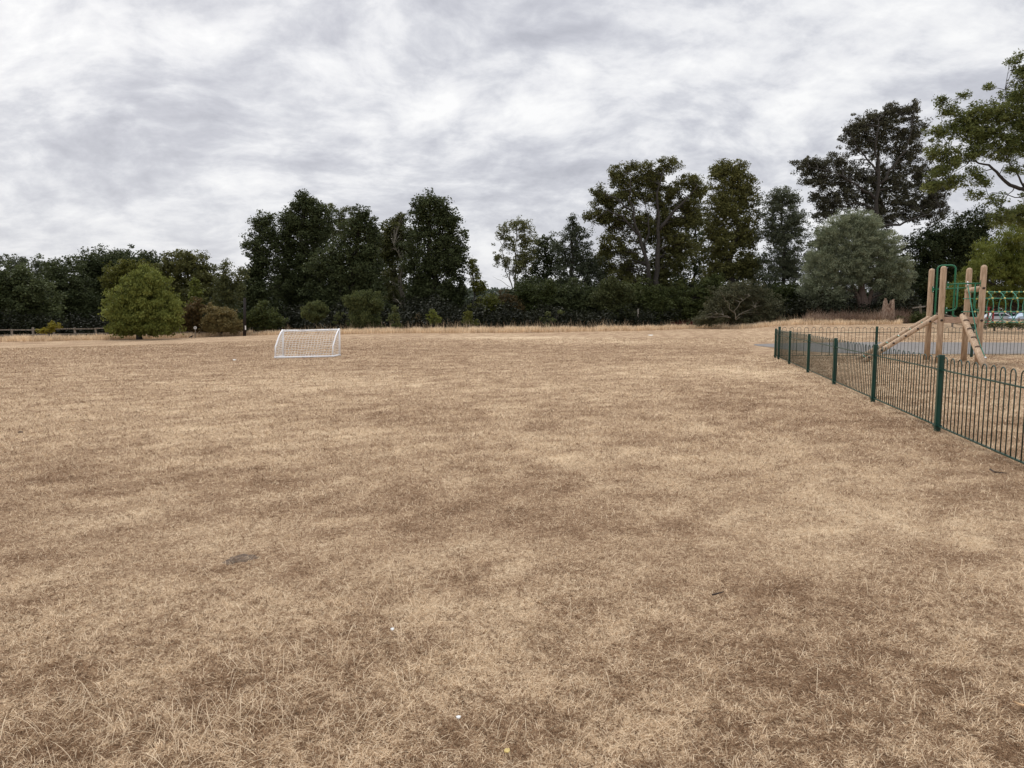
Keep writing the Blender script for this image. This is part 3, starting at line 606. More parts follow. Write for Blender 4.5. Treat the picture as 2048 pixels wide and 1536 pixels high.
tree('broadleaf_tree', 'yellowish topped tall tree on the right shoulder of the big oak', 'oak', 82, 1458, [(1445,334,22,15),(1478,332,12,14),(1430,350,16,13),(1463,355,36,22),(1495,362,18,18),(1460,385,44,24),(1495,400,22,26),(1440,415,34,24),(1475,435,44,26),(1430,455,32,24),(1462,480,48,30),(1500,475,22,32),(1425,500,32,26),(1465,525,46,28),(1435,550,38,26),(1500,540,20,28)], None, dens=4.5, cr=.58, ls=.24, trunk_r=.5, low=.6)
tree('hawthorn_tree', 'olive green bushy hawthorn in the hedge below the left side of the oak', 'olive', 70, 1225, [(1225,575,26,20),(1245,590,28,22),(1205,600,26,22),(1230,620,34,20)], None, cr=.42, ls=.19, dens=5.5, low=-.05)
tree('hawthorn_tree', 'mid green rounded bush in the hedge below the pale sparse tree', 'mid', 69, 1065, [(1050,585,22,20),(1075,598,28,22),(1095,580,18,18),(1065,620,32,20)], None, cr=.42, ls=.19, dens=5.5, low=.05)
tree('broadleaf_tree', 'low dark tree below the big oak behind the thin grey post', 'mid', 74, 1280, [(1230,600,44,36),(1290,600,46,36),(1250,638,56,22),(1330,610,44,36),(1320,640,56,20),(1390,600,44,40),(1385,638,50,22),(1430,580,30,28)], W, dens=6.5, low=.38)
tree('hawthorn_tree', 'low grey leaved spreading tree with bare pale twigs left of the willow', 'haw', 66, 1480, [(1468,590,42,28),(1440,615,34,22),(1500,595,42,30),(1425,635,30,14),(1480,628,44,20),(1530,615,34,30),(1400,642,20,10),(1520,640,44,16)], None, cr=.36, ls=.16, nl=28, dens=4.6, trunk_r=.22, low=.3, bark='bark_pale',
     limbs=[([(1472,640),(1468,622),(1480,605),(1500,592)],.08,-2),([(1470,638),(1492,622),(1510,615)],.055,-2),([(1468,625),(1450,600),(1440,580)],.05,-2),([(1462,636),(1440,628),(1425,626)],.04,-2)])
tree('willow_tree', 'slim grey green tree between the yellowish tall tree and the brown leaved tree', 'grey', 80, 1568, [(1567,386,20,14),(1548,402,24,18),(1585,400,22,18),(1562,430,42,26),(1595,445,24,28),(1545,465,32,26),(1580,480,38,30),(1555,515,42,28),(1595,530,34,28),(1560,555,44,26)], W, cr=.46, ls=.18, nl=32, dens=3.8, low=.45, trunk_r=.25)
tree('broadleaf_tree', 'dark undergrowth tree between the grey hawthorn and the willow', 'mid', 72, 1575, [(1560,600,34,30),(1600,600,34,34),(1570,635,44,20),(1615,630,30,22)], W, dens=6.5, low=.1)
BRB = [(1830,206,8,8),(1828,222,16,10),(1800,222,26,13),(1782,215,14,10),(1762,235,32,15),(1735,240,30,14),(1712,254,18,12),(1696,270,20,14),(1738,268,40,20),(1786,258,44,20),(1830,255,26,20),(1715,298,36,18,0,.8),(1770,295,44,22,0,.7),(1820,295,36,24),
 (1612,336,26,15),(1612,322,12,8),(1640,330,24,14),(1668,318,24,14),(1690,332,24,14,0,.8),(1620,358,22,16),(1652,362,34,20),(1700,360,36,22,0,.9),(1750,345,40,26,0,.7),(1805,340,44,26,0,.9),(1850,350,28,26),(1640,395,26,18),(1680,400,46,26),(1735,395,44,26,0,.8),(1790,385,50,28),(1845,395,38,26),
 (1810,425,56,20,0,.8),(1866,425,36,22),(1650,430,26,18),(1880,380,20,30),(1760,440,40,22)]
tree('brown_leaved_tree', 'tallest tree, brown leaved and open, rising behind the round willow', 'brown', 86, 1750, BRB, None, dens=3.0, cr=.52, nl=40, ls=.215, trunk_r=.7, low=.4, trunk_to=(1758,290), twigs=7,
     limbs=[([(1752,470),(1752,400),(1757,340),(1752,285),(1757,240)],.45,-2.5),([(1755,350),(1735,320),(1712,290),(1700,265)],.22,-2.5),([(1756,370),(1790,330),(1815,290),(1825,250)],.25,-2.5),([(1752,400),(1715,370),(1670,345),(1620,335)],.25,-2.5),([(1760,455),(1800,450),(1850,430),(1900,420)],.28,-3),([(1752,420),(1720,405),(1680,400)],.15,-3),([(1752,520),(1785,508),(1825,490),(1860,455),(1905,425)],.34,-3)])
tree('dark_yew_tree', 'nearly black tree behind the wooden climbing tower', 'dark', 80, 1890, [(1850,490,44,34,0,.9),(1900,480,40,40),(1940,490,36,44),(1870,540,50,40),(1930,550,50,40),(1850,590,50,36),(1910,600,54,34),(1870,632,60,18),(1960,440,34,30,0,.7)], W, dens=5.2, trunk_r=.5, low=.12)
WB = [(1708,440,34,18),(1680,458,34,24),(1730,455,38,26),(1652,480,26,30),(1700,490,56,36),(1762,490,40,34),(1640,530,34,36),(1690,535,56,40),(1750,535,54,38),(1800,545,24,36),(1645,580,38,38),(1705,558,30,22),(1752,556,30,22),(1785,585,30,28),(1655,612,30,18),(1672,595,24,22),(1620,570,20,28)]
tree('pollard_willow_tree', 'round grey green pollard willow on a thick furrowed trunk', 'willow', 68, 1729, WB, None, bridge=False, full=1.0, dens=7.5, cr=.42, nl=46, ls=.26, asp=.2, trunk_r=.5, bark='bark_willow', mode='willow', low=.42, trunk_to=(1722,560), spread=1.0,
     limbs=[([(1728,648),(1728,630),(1727,610),(1725,590),(1722,560),(1720,520)],1.25),([(1722,640),(1722,610),(1706,570)],.85),([(1734,640),(1734,610),(1750,570)],.8)])
tree('willow_tree', 'bright green feathery willow at the right edge behind the rope net', 'wbright', 52, 2085, [(1985,500,36,26),(2030,470,40,36),(1965,540,34,30),(2010,540,44,40),(2050,540,36,44),(1935,560,20,18),(1925,600,18,14),(1985,588,38,26),(2035,590,40,28),(2090,520,50,60),(2080,600,40,30),(1905,580,16,16),(1902,606,12,10),(1960,600,26,14),(1925,575,20,20)], None, cr=.42, nl=48, ls=.2, asp=.25, dens=5.2, trunk_r=.3, mode='weep', low=.45)
ASH = [(2038,112,10,7),(2020,124,14,7),(2048,140,18,12),(2050,190,36,26),(2075,150,40,30),(1972,176,11,8),(1927,193,11,9),(1881,200,10,13),(1897,222,18,13),(1950,228,34,18),(2005,222,34,24),(2052,235,40,34),(1870,268,18,16),(1900,262,20,15),(1940,266,34,22),(1990,275,36,26),(2040,285,38,28),(1882,303,28,18),(1925,310,26,16,0,.7),(2010,310,30,18,0,.7),
 (1881,342,20,15),(1862,372,17,14),(1908,362,22,18),(1950,345,20,14,0,.6),(2030,338,20,12,0,.7),(1990,400,20,14,0,.6),(2010,432,30,18),(2050,430,30,24),(1940,390,20,12,0,.6),(2100,260,60,60),(1955,303,28,18),(1935,243,30,16),(1985,240,30,18),(1900,325,22,16),(1965,360,20,12),(2120,360,60,60),(2090,430,50,40)]
tree('ash_tree', 'green leaved tree reaching in from the right edge on a dark arching bough', 'ash', 40, 2330, [b + ((0,) if len(b) == 4 else ()) for b in ASH], None, dens=5.4, cr=.31, nl=32, ls=.155, asp=.42, bridge=False, trunk_r=.4, low=.4, trunk_to=(2250,260), twigs=4,
     limbs=[([(2330,470),(2200,420),(2110,392),(2048,378),(2020,370),(1998,350),(1978,330),(1950,322),(1925,322)],.26),([(1985,338),(1960,345),(1930,362),(1905,372)],.05),([(2048,374),(2030,340),(2000,300),(1970,260)],.09),([(2100,390),(2060,300),(2030,220),(2010,180)],.12),([(1925,322),(1900,300),(1885,260),(1880,215)],.05),([(2030,372),(2010,400),(1990,440)],.05),([(1940,322),(1905,345),(1870,372)],.04),([(1998,350),(2008,330),(2040,325)],.04),([(2070,384),(2030,395),(1985,385),(1960,400)],.06)])
tree('bramble_bush', 'low green bramble between the dead stump and the wooden tower', 'mid', 60, 1825, [(1812,640,20,9),(1835,637,20,10),(1852,640,14,9),(1797,645,12,7)], None, 'bush', cr=.3, ls=.13, nl=34, dens=7, trunk_r=.04, stems=4, low=.35)
tree('ivy_mound', 'low rough green bank below the rope net', 'mid', 58, 1990, [(1960,652,30,5),(2010,651,34,6),(2050,651,30,6)], None, 'bush', cr=.25, ls=.12, nl=24, dens=4, trunk_r=.03, stems=3, low=.3)

# far wooded ridge in the gap and behind gaps: nobody could count it
rs = np.random.RandomState(77); n = 5200
hx_ = -480 + 740 * rs.rand(n); hy_ = 345 + 150 * rs.rand(n)
hz_ = -3 + (15 + 7 * (fbm(hx_ * 0.012, hy_ * 0.01, 3) - 0.5) * 2) * ss((hy_ - 330) / 150) * ss((hx_ + 520) / 120) * (1 - ss((hx_ - 160) / 160)) + 1.0 + 3 * rs.rand(n)
V, q, ti = leafcloud(np.stack([hx_, hy_, hz_], -1), np.full(n, 3.2), 16, 1.7, .8, 0.3 + .4 * rs.rand(n), rs)
wm = mesh_np('distant_wood', V, q, attrs={'tint': ti}); wm.materials.append(leaf_mat('far wood leaves', (0.06, 0.075, 0.05), (0.11, 0.13, 0.09)))
wo_ = bpy.data.objects.new('distant_wood', wm); link(wo_); tag(wo_, 'far wooded ridge seen low in the gap between the tree groups', 'wood', kind='stuff')
# understorey: dark mass of stems and leaves low between the trunks
def understorey():
    n = 11000; px = -120 + 2350 * rs.rand(n); r = (px - CX) / F
    off = 8 + 26 * rs.rand(n); ey = np.interp(px, [e[0] for e in EDGE], _ey); yy = np.clip(ey + off, 60, 112); xx = r * yy
    top = 0.6 + 5.2 * np.clip(fbm(px * 0.045, yy * 0.12, 4) - 0.22, 0, 1) ** 1.1 * (0.5 + 0.5 * (off - 8) / 26)
    zt = terrain(xx, yy) + rs.rand(n) ** 0.8 * top * 1.25
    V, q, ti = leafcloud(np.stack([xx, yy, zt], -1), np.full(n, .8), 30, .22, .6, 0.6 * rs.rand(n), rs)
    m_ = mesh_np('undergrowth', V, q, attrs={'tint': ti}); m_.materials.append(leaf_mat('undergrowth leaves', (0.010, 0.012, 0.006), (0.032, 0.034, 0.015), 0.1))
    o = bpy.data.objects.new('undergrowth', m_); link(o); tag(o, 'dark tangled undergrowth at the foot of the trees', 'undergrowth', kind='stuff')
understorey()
def scrub(name, label, boxes, kind, n, D, hr, mt, wv=0.02):
    P = []
    for (x0, x1, pb) in boxes:
        m_ = int(n * (x1 - x0) / sum(b_[1] - b_[0] for b_ in boxes)); yy = D + 5 * rs.rand(m_); xx = (x0 + (x1 - x0) * rs.rand(m_) - CX) / F * yy
        P.append(np.stack([xx, yy, terrain(xx, yy) - 0.02], -1))
    P = np.concatenate(P); m_ = len(P)
    v_, q_, t_, a_ = blades(P, hr[0] + (hr[1] - hr[0]) * rs.rand(m_) ** 1.6 * np.clip(3.2 * (fbm(P[:, 0] * .9, P[:, 1] * .9) - 0.25), 0.15, 1.6), np.full(m_, wv) * (0.6 + rs.rand(m_)), 0.05 + 0.7 * rs.rand(m_), rs.rand(m_) * 6.28, np.clip(rs.rand(m_) * 0.8 + 1.2 * (fbm(P[:, 0] * .5 + 30, P[:, 1] * .5) - 0.4), 0, 1), 2, 0.3)
    s_ = mesh_np(name, v_, q_, t_, {'tint': a_}); s_.materials.append(LM[mt]); o = bpy.data.objects.new(name, s_); link(o); return tag(o, label, 'scrub', kind='stuff')
scrub('dry_scrub', 'dry reddish brown scrub stems around the willow trunk and stump', [(1605, 1815, 0)], '', 16000, 59, (0.2, 1.1), 'scrub', 0.022)
scrub('red_weeds', 'patch of dark red weeds at the field edge below the oak', [(1337, 1392, 0)], '', 2500, 70, (0.3, 0.8), 'redw', 0.05)

# ------------------------------------------------------------------ bow top railings
def copy_obj(o, parent):
    c = o.copy(); link(c); c.parent = parent; return c
def hoop_mesh(dia, h, rod, ux):
    mb = MB(); r = dia / 2; zt = h - r
    pts = [Vector((ux.x * -r, ux.y * -r, 0.07))] + [Vector((ux.x * -r * math.cos(a), ux.y * -r * math.cos(a), zt + r * math.sin(a))) for a in [math.pi * i / 8 for i in range(9)]] + [Vector((ux.x * r, ux.y * r, 0.07))]
    mb.tube(pts, rod, 6); return mb
def railing(label, start, d, bay, nb, h, extra_posts=(), rail_h=0.82, skip0=0.0):
    root = thing('bow_top_railing', label, 'railing', start)
    per = Vector((-d.y, d.x, 0)); proto_h = None
    posts = [i * bay for i in range(nb + 1)] + list(extra_posts)
    for s_ in posts:
        p = start + d * s_; mb = MB(); mb.box(p + Vector((0, 0, h / 2 + 0.0)), (0.064, 0.064, h + 0.03), (d, per, Vector((0, 0, 1))))
        po = mb.build('fence_post', M['fence'], root, bevel=0.004)
        for zc in (h * rail_h, 0.07): MB().box(p + Vector((0, 0, zc)), (0.10, 0.082, 0.026), (d, per, Vector((0, 0, 1)))).build('rail_bracket', M['fence'], po)
    for b_ in range(nb):
        p0 = start + d * (b_ * bay + 0.04); p1 = start + d * ((b_ + 1) * bay - 0.04)
        mid = (p0 + p1) / 2
        tr_ = MB().bar(p0 + Vector((0, 0, h * rail_h)), p1 + Vector((0, 0, h * rail_h)), 0.026, 0.014).build('top_rail', M['fence'], root)
        MB().bar(p0 + Vector((0, 0, 0.07)), p1 + Vector((0, 0, 0.07)), 0.026, 0.014).build('bottom_rail', M['fence'], root)
        nh = 13; pitch = (bay - 0.08) / nh
        for i in range(nh):
            c = start + d * (b_ * bay + 0.04 + (i + 0.5) * pitch)
            if proto_h is None:
                proto_h = hoop_mesh(pitch * 0.5, h - 0.01, 0.0065, d).build('hoop', M['fencerod'], None, smooth=True); o = proto_h; o.parent = root
            else: o = copy_obj(proto_h, root)
            o.location = c - start
    return root
Cn = gpt(1550, 715.5); Cn.z = 0; Ce = gpt(1876, 864.0); Ce.z = 0; dn_ = (Ce - Cn).normalized(); dc = Vector((1, 0.045, 0)).normalized()
railing('dark green bow top railing running from the far corner toward the viewer at right', Cn, dn_, 3.03, 7, 0.955, (0.8,))
railing('dark green bow top railing crossing behind the wooden tower to the right', Cn + dc * 0.12, dc, 3.32, 4, 1.02)

# ------------------------------------------------------------------ wooden climbing tower
def log(a, b, r, n=14, dome=True, taper=1.0):
    a = Vector(a); b = Vector(b); d = (b - a).normalized(); L = (b - a).length; mb = MB()
    pts = [a, a.lerp(b, 0.3), a.lerp(b, 0.65)]; rs_ = [r * 1.03, r, r * 0.99]
    if dome:
        for t in (0.0, 0.35, 0.65, 0.85, 0.97, 1.0): pts.append(b - d * r * 0.95 * (1 - t)); rs_.append(max(0.004, r * 0.98 * math.sqrt(max(0, 1 - t * t))))
    else: pts.append(b); rs_.append(r)
    mb.tube(pts, rs_, n); return mb
P1, P3 = Vector((13.22, 22.6, 0)), Vector((14.08, 22.1, 0)); vv = Vector((-0.44, -1.35, 0)); P2 = P1 + vv; P4 = P3 + vv
tw = thing('climbing_tower', 'peeled log climbing tower with green tube rails and log ladder inside the railings', 'climbing frame', (P1 + P4) / 2)
Zv = Vector((0, 0, 1))
for p, zt in ((P1, 2.88), (P2, 2.87), (P3, 2.87), (P4, 2.87)): log(p - Zv * 0.1, p + Zv * zt, 0.084).build('log_post', M['log'], tw, smooth=True)
zd = 1.28
dk = MB(); 
for i in range(9):
    t0, t1 = i / 9 + 0.006, (i + 1) / 9 - 0.006
    a0, a1 = P1.lerp(P2, t0), P1.lerp(P2, t1); b0, b1 = P3.lerp(P4, t0), P3.lerp(P4, t1)
    n0 = len(dk.v)
    for z_ in (zd - 0.015, zd + 0.025):
        for p in (a0, b0, b1, a1): dk.v.append(p + Zv * z_)
    dk.f += [[n0 + k for k in f] for f in ((3, 2, 1, 0), (4, 5, 6, 7), (0, 1, 5, 4), (1, 2, 6, 5), (2, 3, 7, 6), (3, 0, 4, 7))]
dk.build('deck', M['plank'], tw)
def fascia(a, b):
    MB().bar(a + Zv * zd, b + Zv * zd, 0.045, 0.17).build('fascia_board', M['plank'], tw, bevel=0.004)
dd_ = (P4 - P2).normalized(); ve = vv.normalized()
fascia(P2 + dd_ * 0.09 , P4 - dd_ * 0.09 ); fascia(P1 + dd_ * .09, P3 - dd_ * .09); fascia(P1 + ve * .09, P2 - ve * .09); fascia(P3 + ve * .09, P4 - ve * .09)
fr = -ve * -0.0
# rear arch between P1 and P3
pd = (P3 - P1).normalized(); A0 = P1 + pd * 0.14 + ve * 0.05; A1 = P3 - pd * 0.37 + ve * 0.05
zt = 2.96; rr_ = 0.14
def arch(A0, A1, z0, z1, r, rad, flare=0.10):
    d = (A1 - A0).normalized()
    pts = arc(A0 + Zv * z0 - d * flare, A0 + Zv * z0, A0 + Zv * (z0 + flare), 4) + arc(A0 + Zv * (z1 - r), A0 + Zv * z1, A0 + Zv * z1 + d * r, 6) + arc(A1 + Zv * z1 - d * r, A1 + Zv * z1, A1 + Zv * (z1 - r), 6) + arc(A1 + Zv * (z0 + flare), A1 + Zv * z0, A1 + Zv * z0 + d * flare, 4)
    return MB().tube(pts, rad, 8)
arch(A0, A1, 1.36, zt, rr_, 0.026).build('arch_handrail', M['greentube'], tw, smooth=True)
MB().tube([P1 + Zv * 2.22 + ve * .05, P3 + Zv * 2.26 + ve * .05], 0.02, 8).build('cross_rail', M['greentube'], tw, smooth=True)
# front guard: bar with two U legs
f0 = P2 + dd_ * 0.10 - Vector((0, 0.05, 0)); f1 = P4 - dd_ * 0.07 - Vector((0, 0.05, 0)); zb_ = 2.34
MB().tube([f0 + Zv * (zb_ - .03), f0.lerp(f1, .3) + Zv * zb_, f1 + Zv * zb_], 0.022, 8).build('cross_rail', M['greentube'], tw, smooth=True)
def guard(p_post, p_leg):
    d = (p_leg - p_post).normalized()
    MB().tube([p_leg + Zv * zb_, p_leg + Zv * 1.75] + arc(p_leg + Zv * 1.70, p_leg + Zv * 1.56, p_leg + Zv * 1.56 - d * 0.14, 6) + [p_post + Zv * 1.56], 0.024, 8).build('guard_rail', M['greentube'], tw, smooth=True)
guard(f0, f0.lerp(f1, .31)); guard(f1, f0.lerp(f1, .83))
for p, z_ in ((f0, zb_ - .03), (f1, zb_), (f0, 1.56), (f1, 1.56), (P1 + Vector((0.02, -.09, 0)), 2.22)):
    br = MB().box(p + Zv * z_ + Vector((0, -0.0, 0)), (0.06, 0.02, 0.19)).build('rail_bracket', M['greentube'], tw, bevel=0.006)
    for dz in (-0.065, 0.065): MB().ball(p + Zv * (z_ + dz) + Vector((0, -0.014, 0)), 0.016).build('bolt', M['steel'], br, smooth=True)
log(P3 + Zv * 2.17 - ve * .02 , P4 + Zv * 2.20 + ve * 0.02, 0.085, dome=False).build('cross_log', M['log'], tw, smooth=True)
for p, z_ in ((P2, 1.27), (P4, 1.27), (P4, 2.20)):
    MB().tube([p + Zv * z_ + Vector((-.02, -0.07, 0)), p + Zv * z_ + Vector((-.02, -0.10, 0))], 0.036, 12).build('bolt_cap', M['capbolt'], tw, smooth=True)
# ladder of two sloping logs with rungs
ub = Vector((-2.2, 0.2, 0)); LA0, LA1 = P1 + Zv * 1.36 + Vector((-.02, -.1, 0)), P1 + ub; LB0, LB1 = P2 + Zv * 1.40 + Vector((-.02, .12, 0)), P2 + ub + Vector((0, .1, 0))
ld = log(LA1 - Zv * .05, LA0, 0.075, dome=True).build('ladder_log', M['log'], tw, smooth=True)
ld2 = log(LB1 - Zv * .05, LB0, 0.075, dome=True).build('ladder_log', M['log'], tw, smooth=True)
for i in range(6):
    t = 0.12 + i * 0.155; a = LB0.lerp(LB1, t); b_ = LA0.lerp(LA1, t)
    MB().tube([a, a.lerp(b_, .5) - Zv * .03, b_], 0.013, 6).build('rung', M['rope'], tw)
    MB().tube([a + Vector((0.01, -0.06, 0)), a + Vector((0.01, -0.088, 0.0))], 0.032, 10).build('bolt_cap', M['capbolt'], ld2, smooth=True)
    MB().ball(b_ + Vector((0, -0.075, -0.01)), 0.024).build('bolt', M['steel'], ld, smooth=True)
# notched climbing log and rope
c0 = at(1924, 629, 20.75); c1 = gpt(1971, 738); cd = (c1 - c0).normalized()
cl_ = log(c1 + cd * .1, c0, 0.088).build('climbing_log', M['log'], tw, smooth=True)
upn = Vector((0, -cd.z, cd.y)).normalized()
if upn.z < 0: upn = -upn
side = cd.cross(upn).normalized()
for i, (a, b_) in enumerate(((1931, 645), (1940, 664), (1949, 683), (1958, 703))):
    t = (b_ - 629) / (738 - 629); ctr = c0.lerp(c1, 0.02 + (t * 0.93)) + upn * 0.055
    mb = MB(); n0 = 0
    for s_ in (-0.018, 0.018):
        for k in range(9):
            a_ = math.pi * k / 8; mb.v.append(ctr + cd * s_ + side * math.cos(a_) * 0.078 + upn * math.sin(a_) * 0.05)
    mb.f = [list(range(9))[::-1], list(range(9, 18))] + [[k, k + 1, k + 10, k + 9] for k in range(8)] + [[8, 0, 9, 17]]
    mb.build('step_notch', M['notch'], cl_)
MB().ball(c0 + upn * .08 + cd * .08, 0.03).build('bolt_cap', M['capbolt'], cl_, smooth=True)
r0 = f0.lerp(f1, .60) + Zv * 2.30; r1 = at(1953, 667, 20.3); r2 = c0.lerp(c1, .83) + upn * .05 + side * -.08
MB().tube([r0, r0.lerp(r1, .5) + Vector((0, 0, -.01)), r1, r1.lerp(r2, .5) - Zv * .03, r2], 0.015, 6).build('climbing_rope', M['rope'], tw, smooth=True)
MB().ball(r0, 0.035).ball(r0 + Zv * .07, .03).ball(r2, .04).build('rope_shackle', M['steel'], tw, smooth=True)
MB().box(P4 + Vector((.05, 0, .05)), (.01, .01, .01))
# rope net tunnel
nx0 = P4.x + 0.12; ny0 = (P3.y + P4.y) / 2 - .05; th = [75, 33, -18, -90, -162, -213, -255]; ry_, rz_ = 0.42, 0.46; zc = 1.665
def np_(X_, a, sag=0.0): return Vector((X_, ny0 - math.cos(R(a)) * ry_ - (X_ - nx0) * 0.06, zc + math.sin(R(a)) * rz_ - sag))
tn_ = thing('rope_tunnel', 'green rope net tunnel with yellow knots leaving the tower to the right', 'rope net', Vector((nx0, ny0, 1.2)))
hoopx = [nx0 + 0.35 + 0.35 * i for i in range(9)]
for a in th:
    cvg = Vector((nx0 - .05, ny0 - math.cos(R(a)) * ry_ * 1.0, zc + math.sin(R(a)) * rz_ + (0.05 if a == -90 else 0)))
    MB().tube([cvg] + [np_(X_, a) + Zv * 0.006 * math.sin(X_ * 9) for X_ in hoopx] + [np_(hoopx[-1] + .6, a)], 0.0125, 6).build('long_rope', M['rope'], tn_, smooth=True)
for X_ in hoopx:
    pts = [np_(X_, 75 - 330 * i / 22) for i in range(23)]
    MB().tube(pts, 0.0125, 6).build('hoop_rope', M['rope'], tn_, smooth=True)
    for a in th: MB().ball(np_(X_, a), 0.027, (1.3, 1, 1), 8, 5).build('knot', M['knot'], tn_, smooth=True)
# far support of the net, just outside the picture
for dy in (-.75, .6): log(Vector((hoopx[-1] + .6, ny0 - .25 + dy, -.1)), Vector((hoopx[-1] + .6, ny0 - .25 + dy, 2.85)), .084).build('log_post', M['log'], tn_, smooth=True)

# ------------------------------------------------------------------ football goal (seen from behind)
gA, gB = gpt(550.5, 716.8), gpt(665.5, 714.3); gP, gQ = gpt(567, 714.4), gpt(679.5, 711.8)
def up_to(p, py): 
    z_ = at(proj(p)[0], py, p.y).z; return Vector((p.x, p.y, z_))
tP, tQ = up_to(gP, 661.5), up_to(gQ, 659.3)
goal = thing('football_goal', 'small white plastic football goal with white net standing on the brown field', 'goal', (gA + gQ) / 2)
r_ = 0.031
for a, b_ in ((gP, tP), (gQ, tQ)): MB().tube([a + Zv * .03, b_], r_ * 1.15, 10).build('upright', M['white'], goal, smooth=True)
MB().tube([tP, tP.lerp(tQ, .35) + Zv * -.012, tP.lerp(tQ, .6) - Zv * .008, tQ], r_ * 1.05, 10).build('crossbar', M['white'], goal, smooth=True)
kA = Vector((0, 0, 0)); stays = []
for a, t_, p in ((gA, tP, gP), (gB, tQ, gQ)):
    knee = a + Zv * .37 + (p - a) * 0.06; tp_ = t_ + (a - p) * 0.22
    pts = [t_ + (a - p) * .05, t_.lerp(knee, .1) + (a - p) * .12] + arc(tp_.lerp(knee, .35), tp_.lerp(knee, .9), knee, 4) + [a + Zv * .03]
    stays.append(pts); MB().tube(pts, r_ * .8, 10).build('back_stay', M['white'], goal, smooth=True)
MB().tube([gA + Zv * .03, gB + Zv * .03], r_ * 1.1, 10).build('ground_bar', M['white'], goal, smooth=True)
for a, p in ((gA, gP), (gB, gQ)): MB().tube([a + Zv * .03, p + Zv * .03], r_, 10).build('side_bar', M['white'], goal, smooth=True)
for p in (tP, tQ, gP + Zv * .03, gQ + Zv * .03, gA + Zv * .03, gB + Zv * .03): MB().ball(p, r_ * 1.45).build('corner_joint', M['white'], goal, smooth=True)
def samp(pts, t):
    L = [0]; 
    for i in range(len(pts) - 1): L.append(L[-1] + (pts[i + 1] - pts[i]).length)
    s_ = t * L[-1]
    for i in range(len(pts) - 1):
        if s_ <= L[i + 1] + 1e-9: return pts[i].lerp(pts[i + 1], (s_ - L[i]) / max(1e-9, L[i + 1] - L[i]))
    return pts[-1]
net = MB(); nu, nv = 19, 12; rc = 0.0058
def surf(u_, v_):
    p = samp(stays[0], v_).lerp(samp(stays[1], v_), u_)
    w_ = math.sin(math.pi * u_) * math.sin(math.pi * v_)
    return p + Vector((0.02 * math.sin(v_ * 9 + u_ * 3), .10 * w_, -0.06 * w_ + 0.012 * math.sin(u_ * 25)))
for i in range(nu + 1): net.tube([surf(i / nu + 0.006 * math.sin(j * 1.7 + i), j / 16) for j in range(17)], rc, 4)
for j in range(nv + 1): net.tube([surf(i / 24, j / nv) for i in range(25)], rc, 4)
for st, up_ in ((stays[0], (tP, gP)), (stays[1], (tQ, gQ))):
    for j in range(nv + 1):
        t = j / nv; a = samp(st, t); b_ = up_[0].lerp(up_[1], t); net.tube([a, a.lerp(b_, .5) + Vector((.02, 0, -.03)), b_], rc, 4)
    for i in range(1, 5):
        net.tube([samp(st, j / 10).lerp(up_[0].lerp(up_[1], j / 10), i / 5) + Vector((.015 * math.sin(j * 2 + i), 0, 0)) for j in range(11)], rc, 4)
net.build('net', M['netw'], goal)

# ------------------------------------------------------------------ fences, posts, signs
def rail_fence(label, pts, hpost, name='wooden_rail_fence', rails=(0.88, 0.45), tilt=0.0):
    root = thing(name, label, 'fence', Vector(pts[0])); rs2 = random.Random(4)
    for p in pts:
        p = Vector(p); hh_ = hpost * rs2.uniform(.92, 1.08)
        MB().bar(p - Zv * .1, p + Zv * hh_ + Vector((rs2.uniform(-.03, .03), 0, 0)), .13, .12).build('fence_post', M['weathered'], root, bevel=.01)
    for rz in rails:
        for a, b_ in zip(pts[:-1], pts[1:]):
            MB().bar(Vector(a) + Zv * hpost * rz + Vector((0, -.07, rs2.uniform(-.03, .03))), Vector(b_) + Zv * hpost * rz + Vector((0, -.07, rs2.uniform(-.03, .03))), .05, .085).build('rail', M['weathered'], root)
    return root
lp = []
for px in range(-58, 420, 42):
    ey = float(np.interp(px, [e[0] for e in EDGE], _ey)); Y_d = ey + 2.2 + (px + 58) * .007; X_ = (px - CX) / F * Y_d; lp.append(Vector((X_, Y_d, tz(X_, Y_d))))
rail_fence('grey weathered wooden rail fence behind the pale grass on the left', lp, 0.95)
rp = [Vector(((px - CX) / F * 62, 62, tz((px - CX) / F * 62, 62))) for px in (1868, 1902, 1935, 1968, 2001, 2034, 2067, 2100)]
rail_fence('low wooden rail fence far behind the rope tunnel on the right', rp, 1.0)
def post(name, label, cat, px, pyt, D, r, m_, z0=None, square=False):
    b_ = Vector(((px - CX) / F * D, D, 0)); b_.z = tz(b_.x, b_.y); t_ = at(px, pyt, D); mb = MB()
    mb.tube([b_ - Zv * .1, Vector((b_.x, D, t_.z - r * .5)), Vector((b_.x, D, t_.z))], [r, r, r * .6], 10)
    o = mb.build(name, m_, None, smooth=not square, origin=b_); tag(o, label, cat); return o
po = thing('utility_pole', 'dark wooden pole with a white marker plate before the left trees', 'pole', Vector(((490 - CX) / F * 61, 61, tz((490 - CX) / F * 61, 61))))
b_ = wloc(po); t_ = at(489.5, 596, 61)
MB().tube([b_ - Zv * .1, Vector((t_.x, 61, t_.z))], [.14, .10], 12).build('shaft', M['dark_pole'], po, smooth=True)
pl = at(491, 655.5, 60.8); MB().box(pl, (.10, .02, .36)).build('marker_plate', M['paper'], po)
post('marker_post', 'thin grey upright post before the dark trees under the oak', 'post', 1275, 618, 68, .07, M['weathered'])
post('marker_post', 'short yellowish stake at the field edge above the railing corner', 'post', 1557, 632, 66, .06, M['bark_pale'])
sg = gpt(391, 673); sg = Vector(((391 - CX) / F * 59, 59, tz((391 - CX) / F * 59, 59)))
sign = thing('round_sign', 'small round white sign on a post beside the left rail fence', 'sign', sg)
c = at(391, 655.5, 59); MB().tube([sg - Zv * .1, Vector((c.x, 59, c.z + .1))], .03, 8).build('sign_post', M['weathered'], sign)
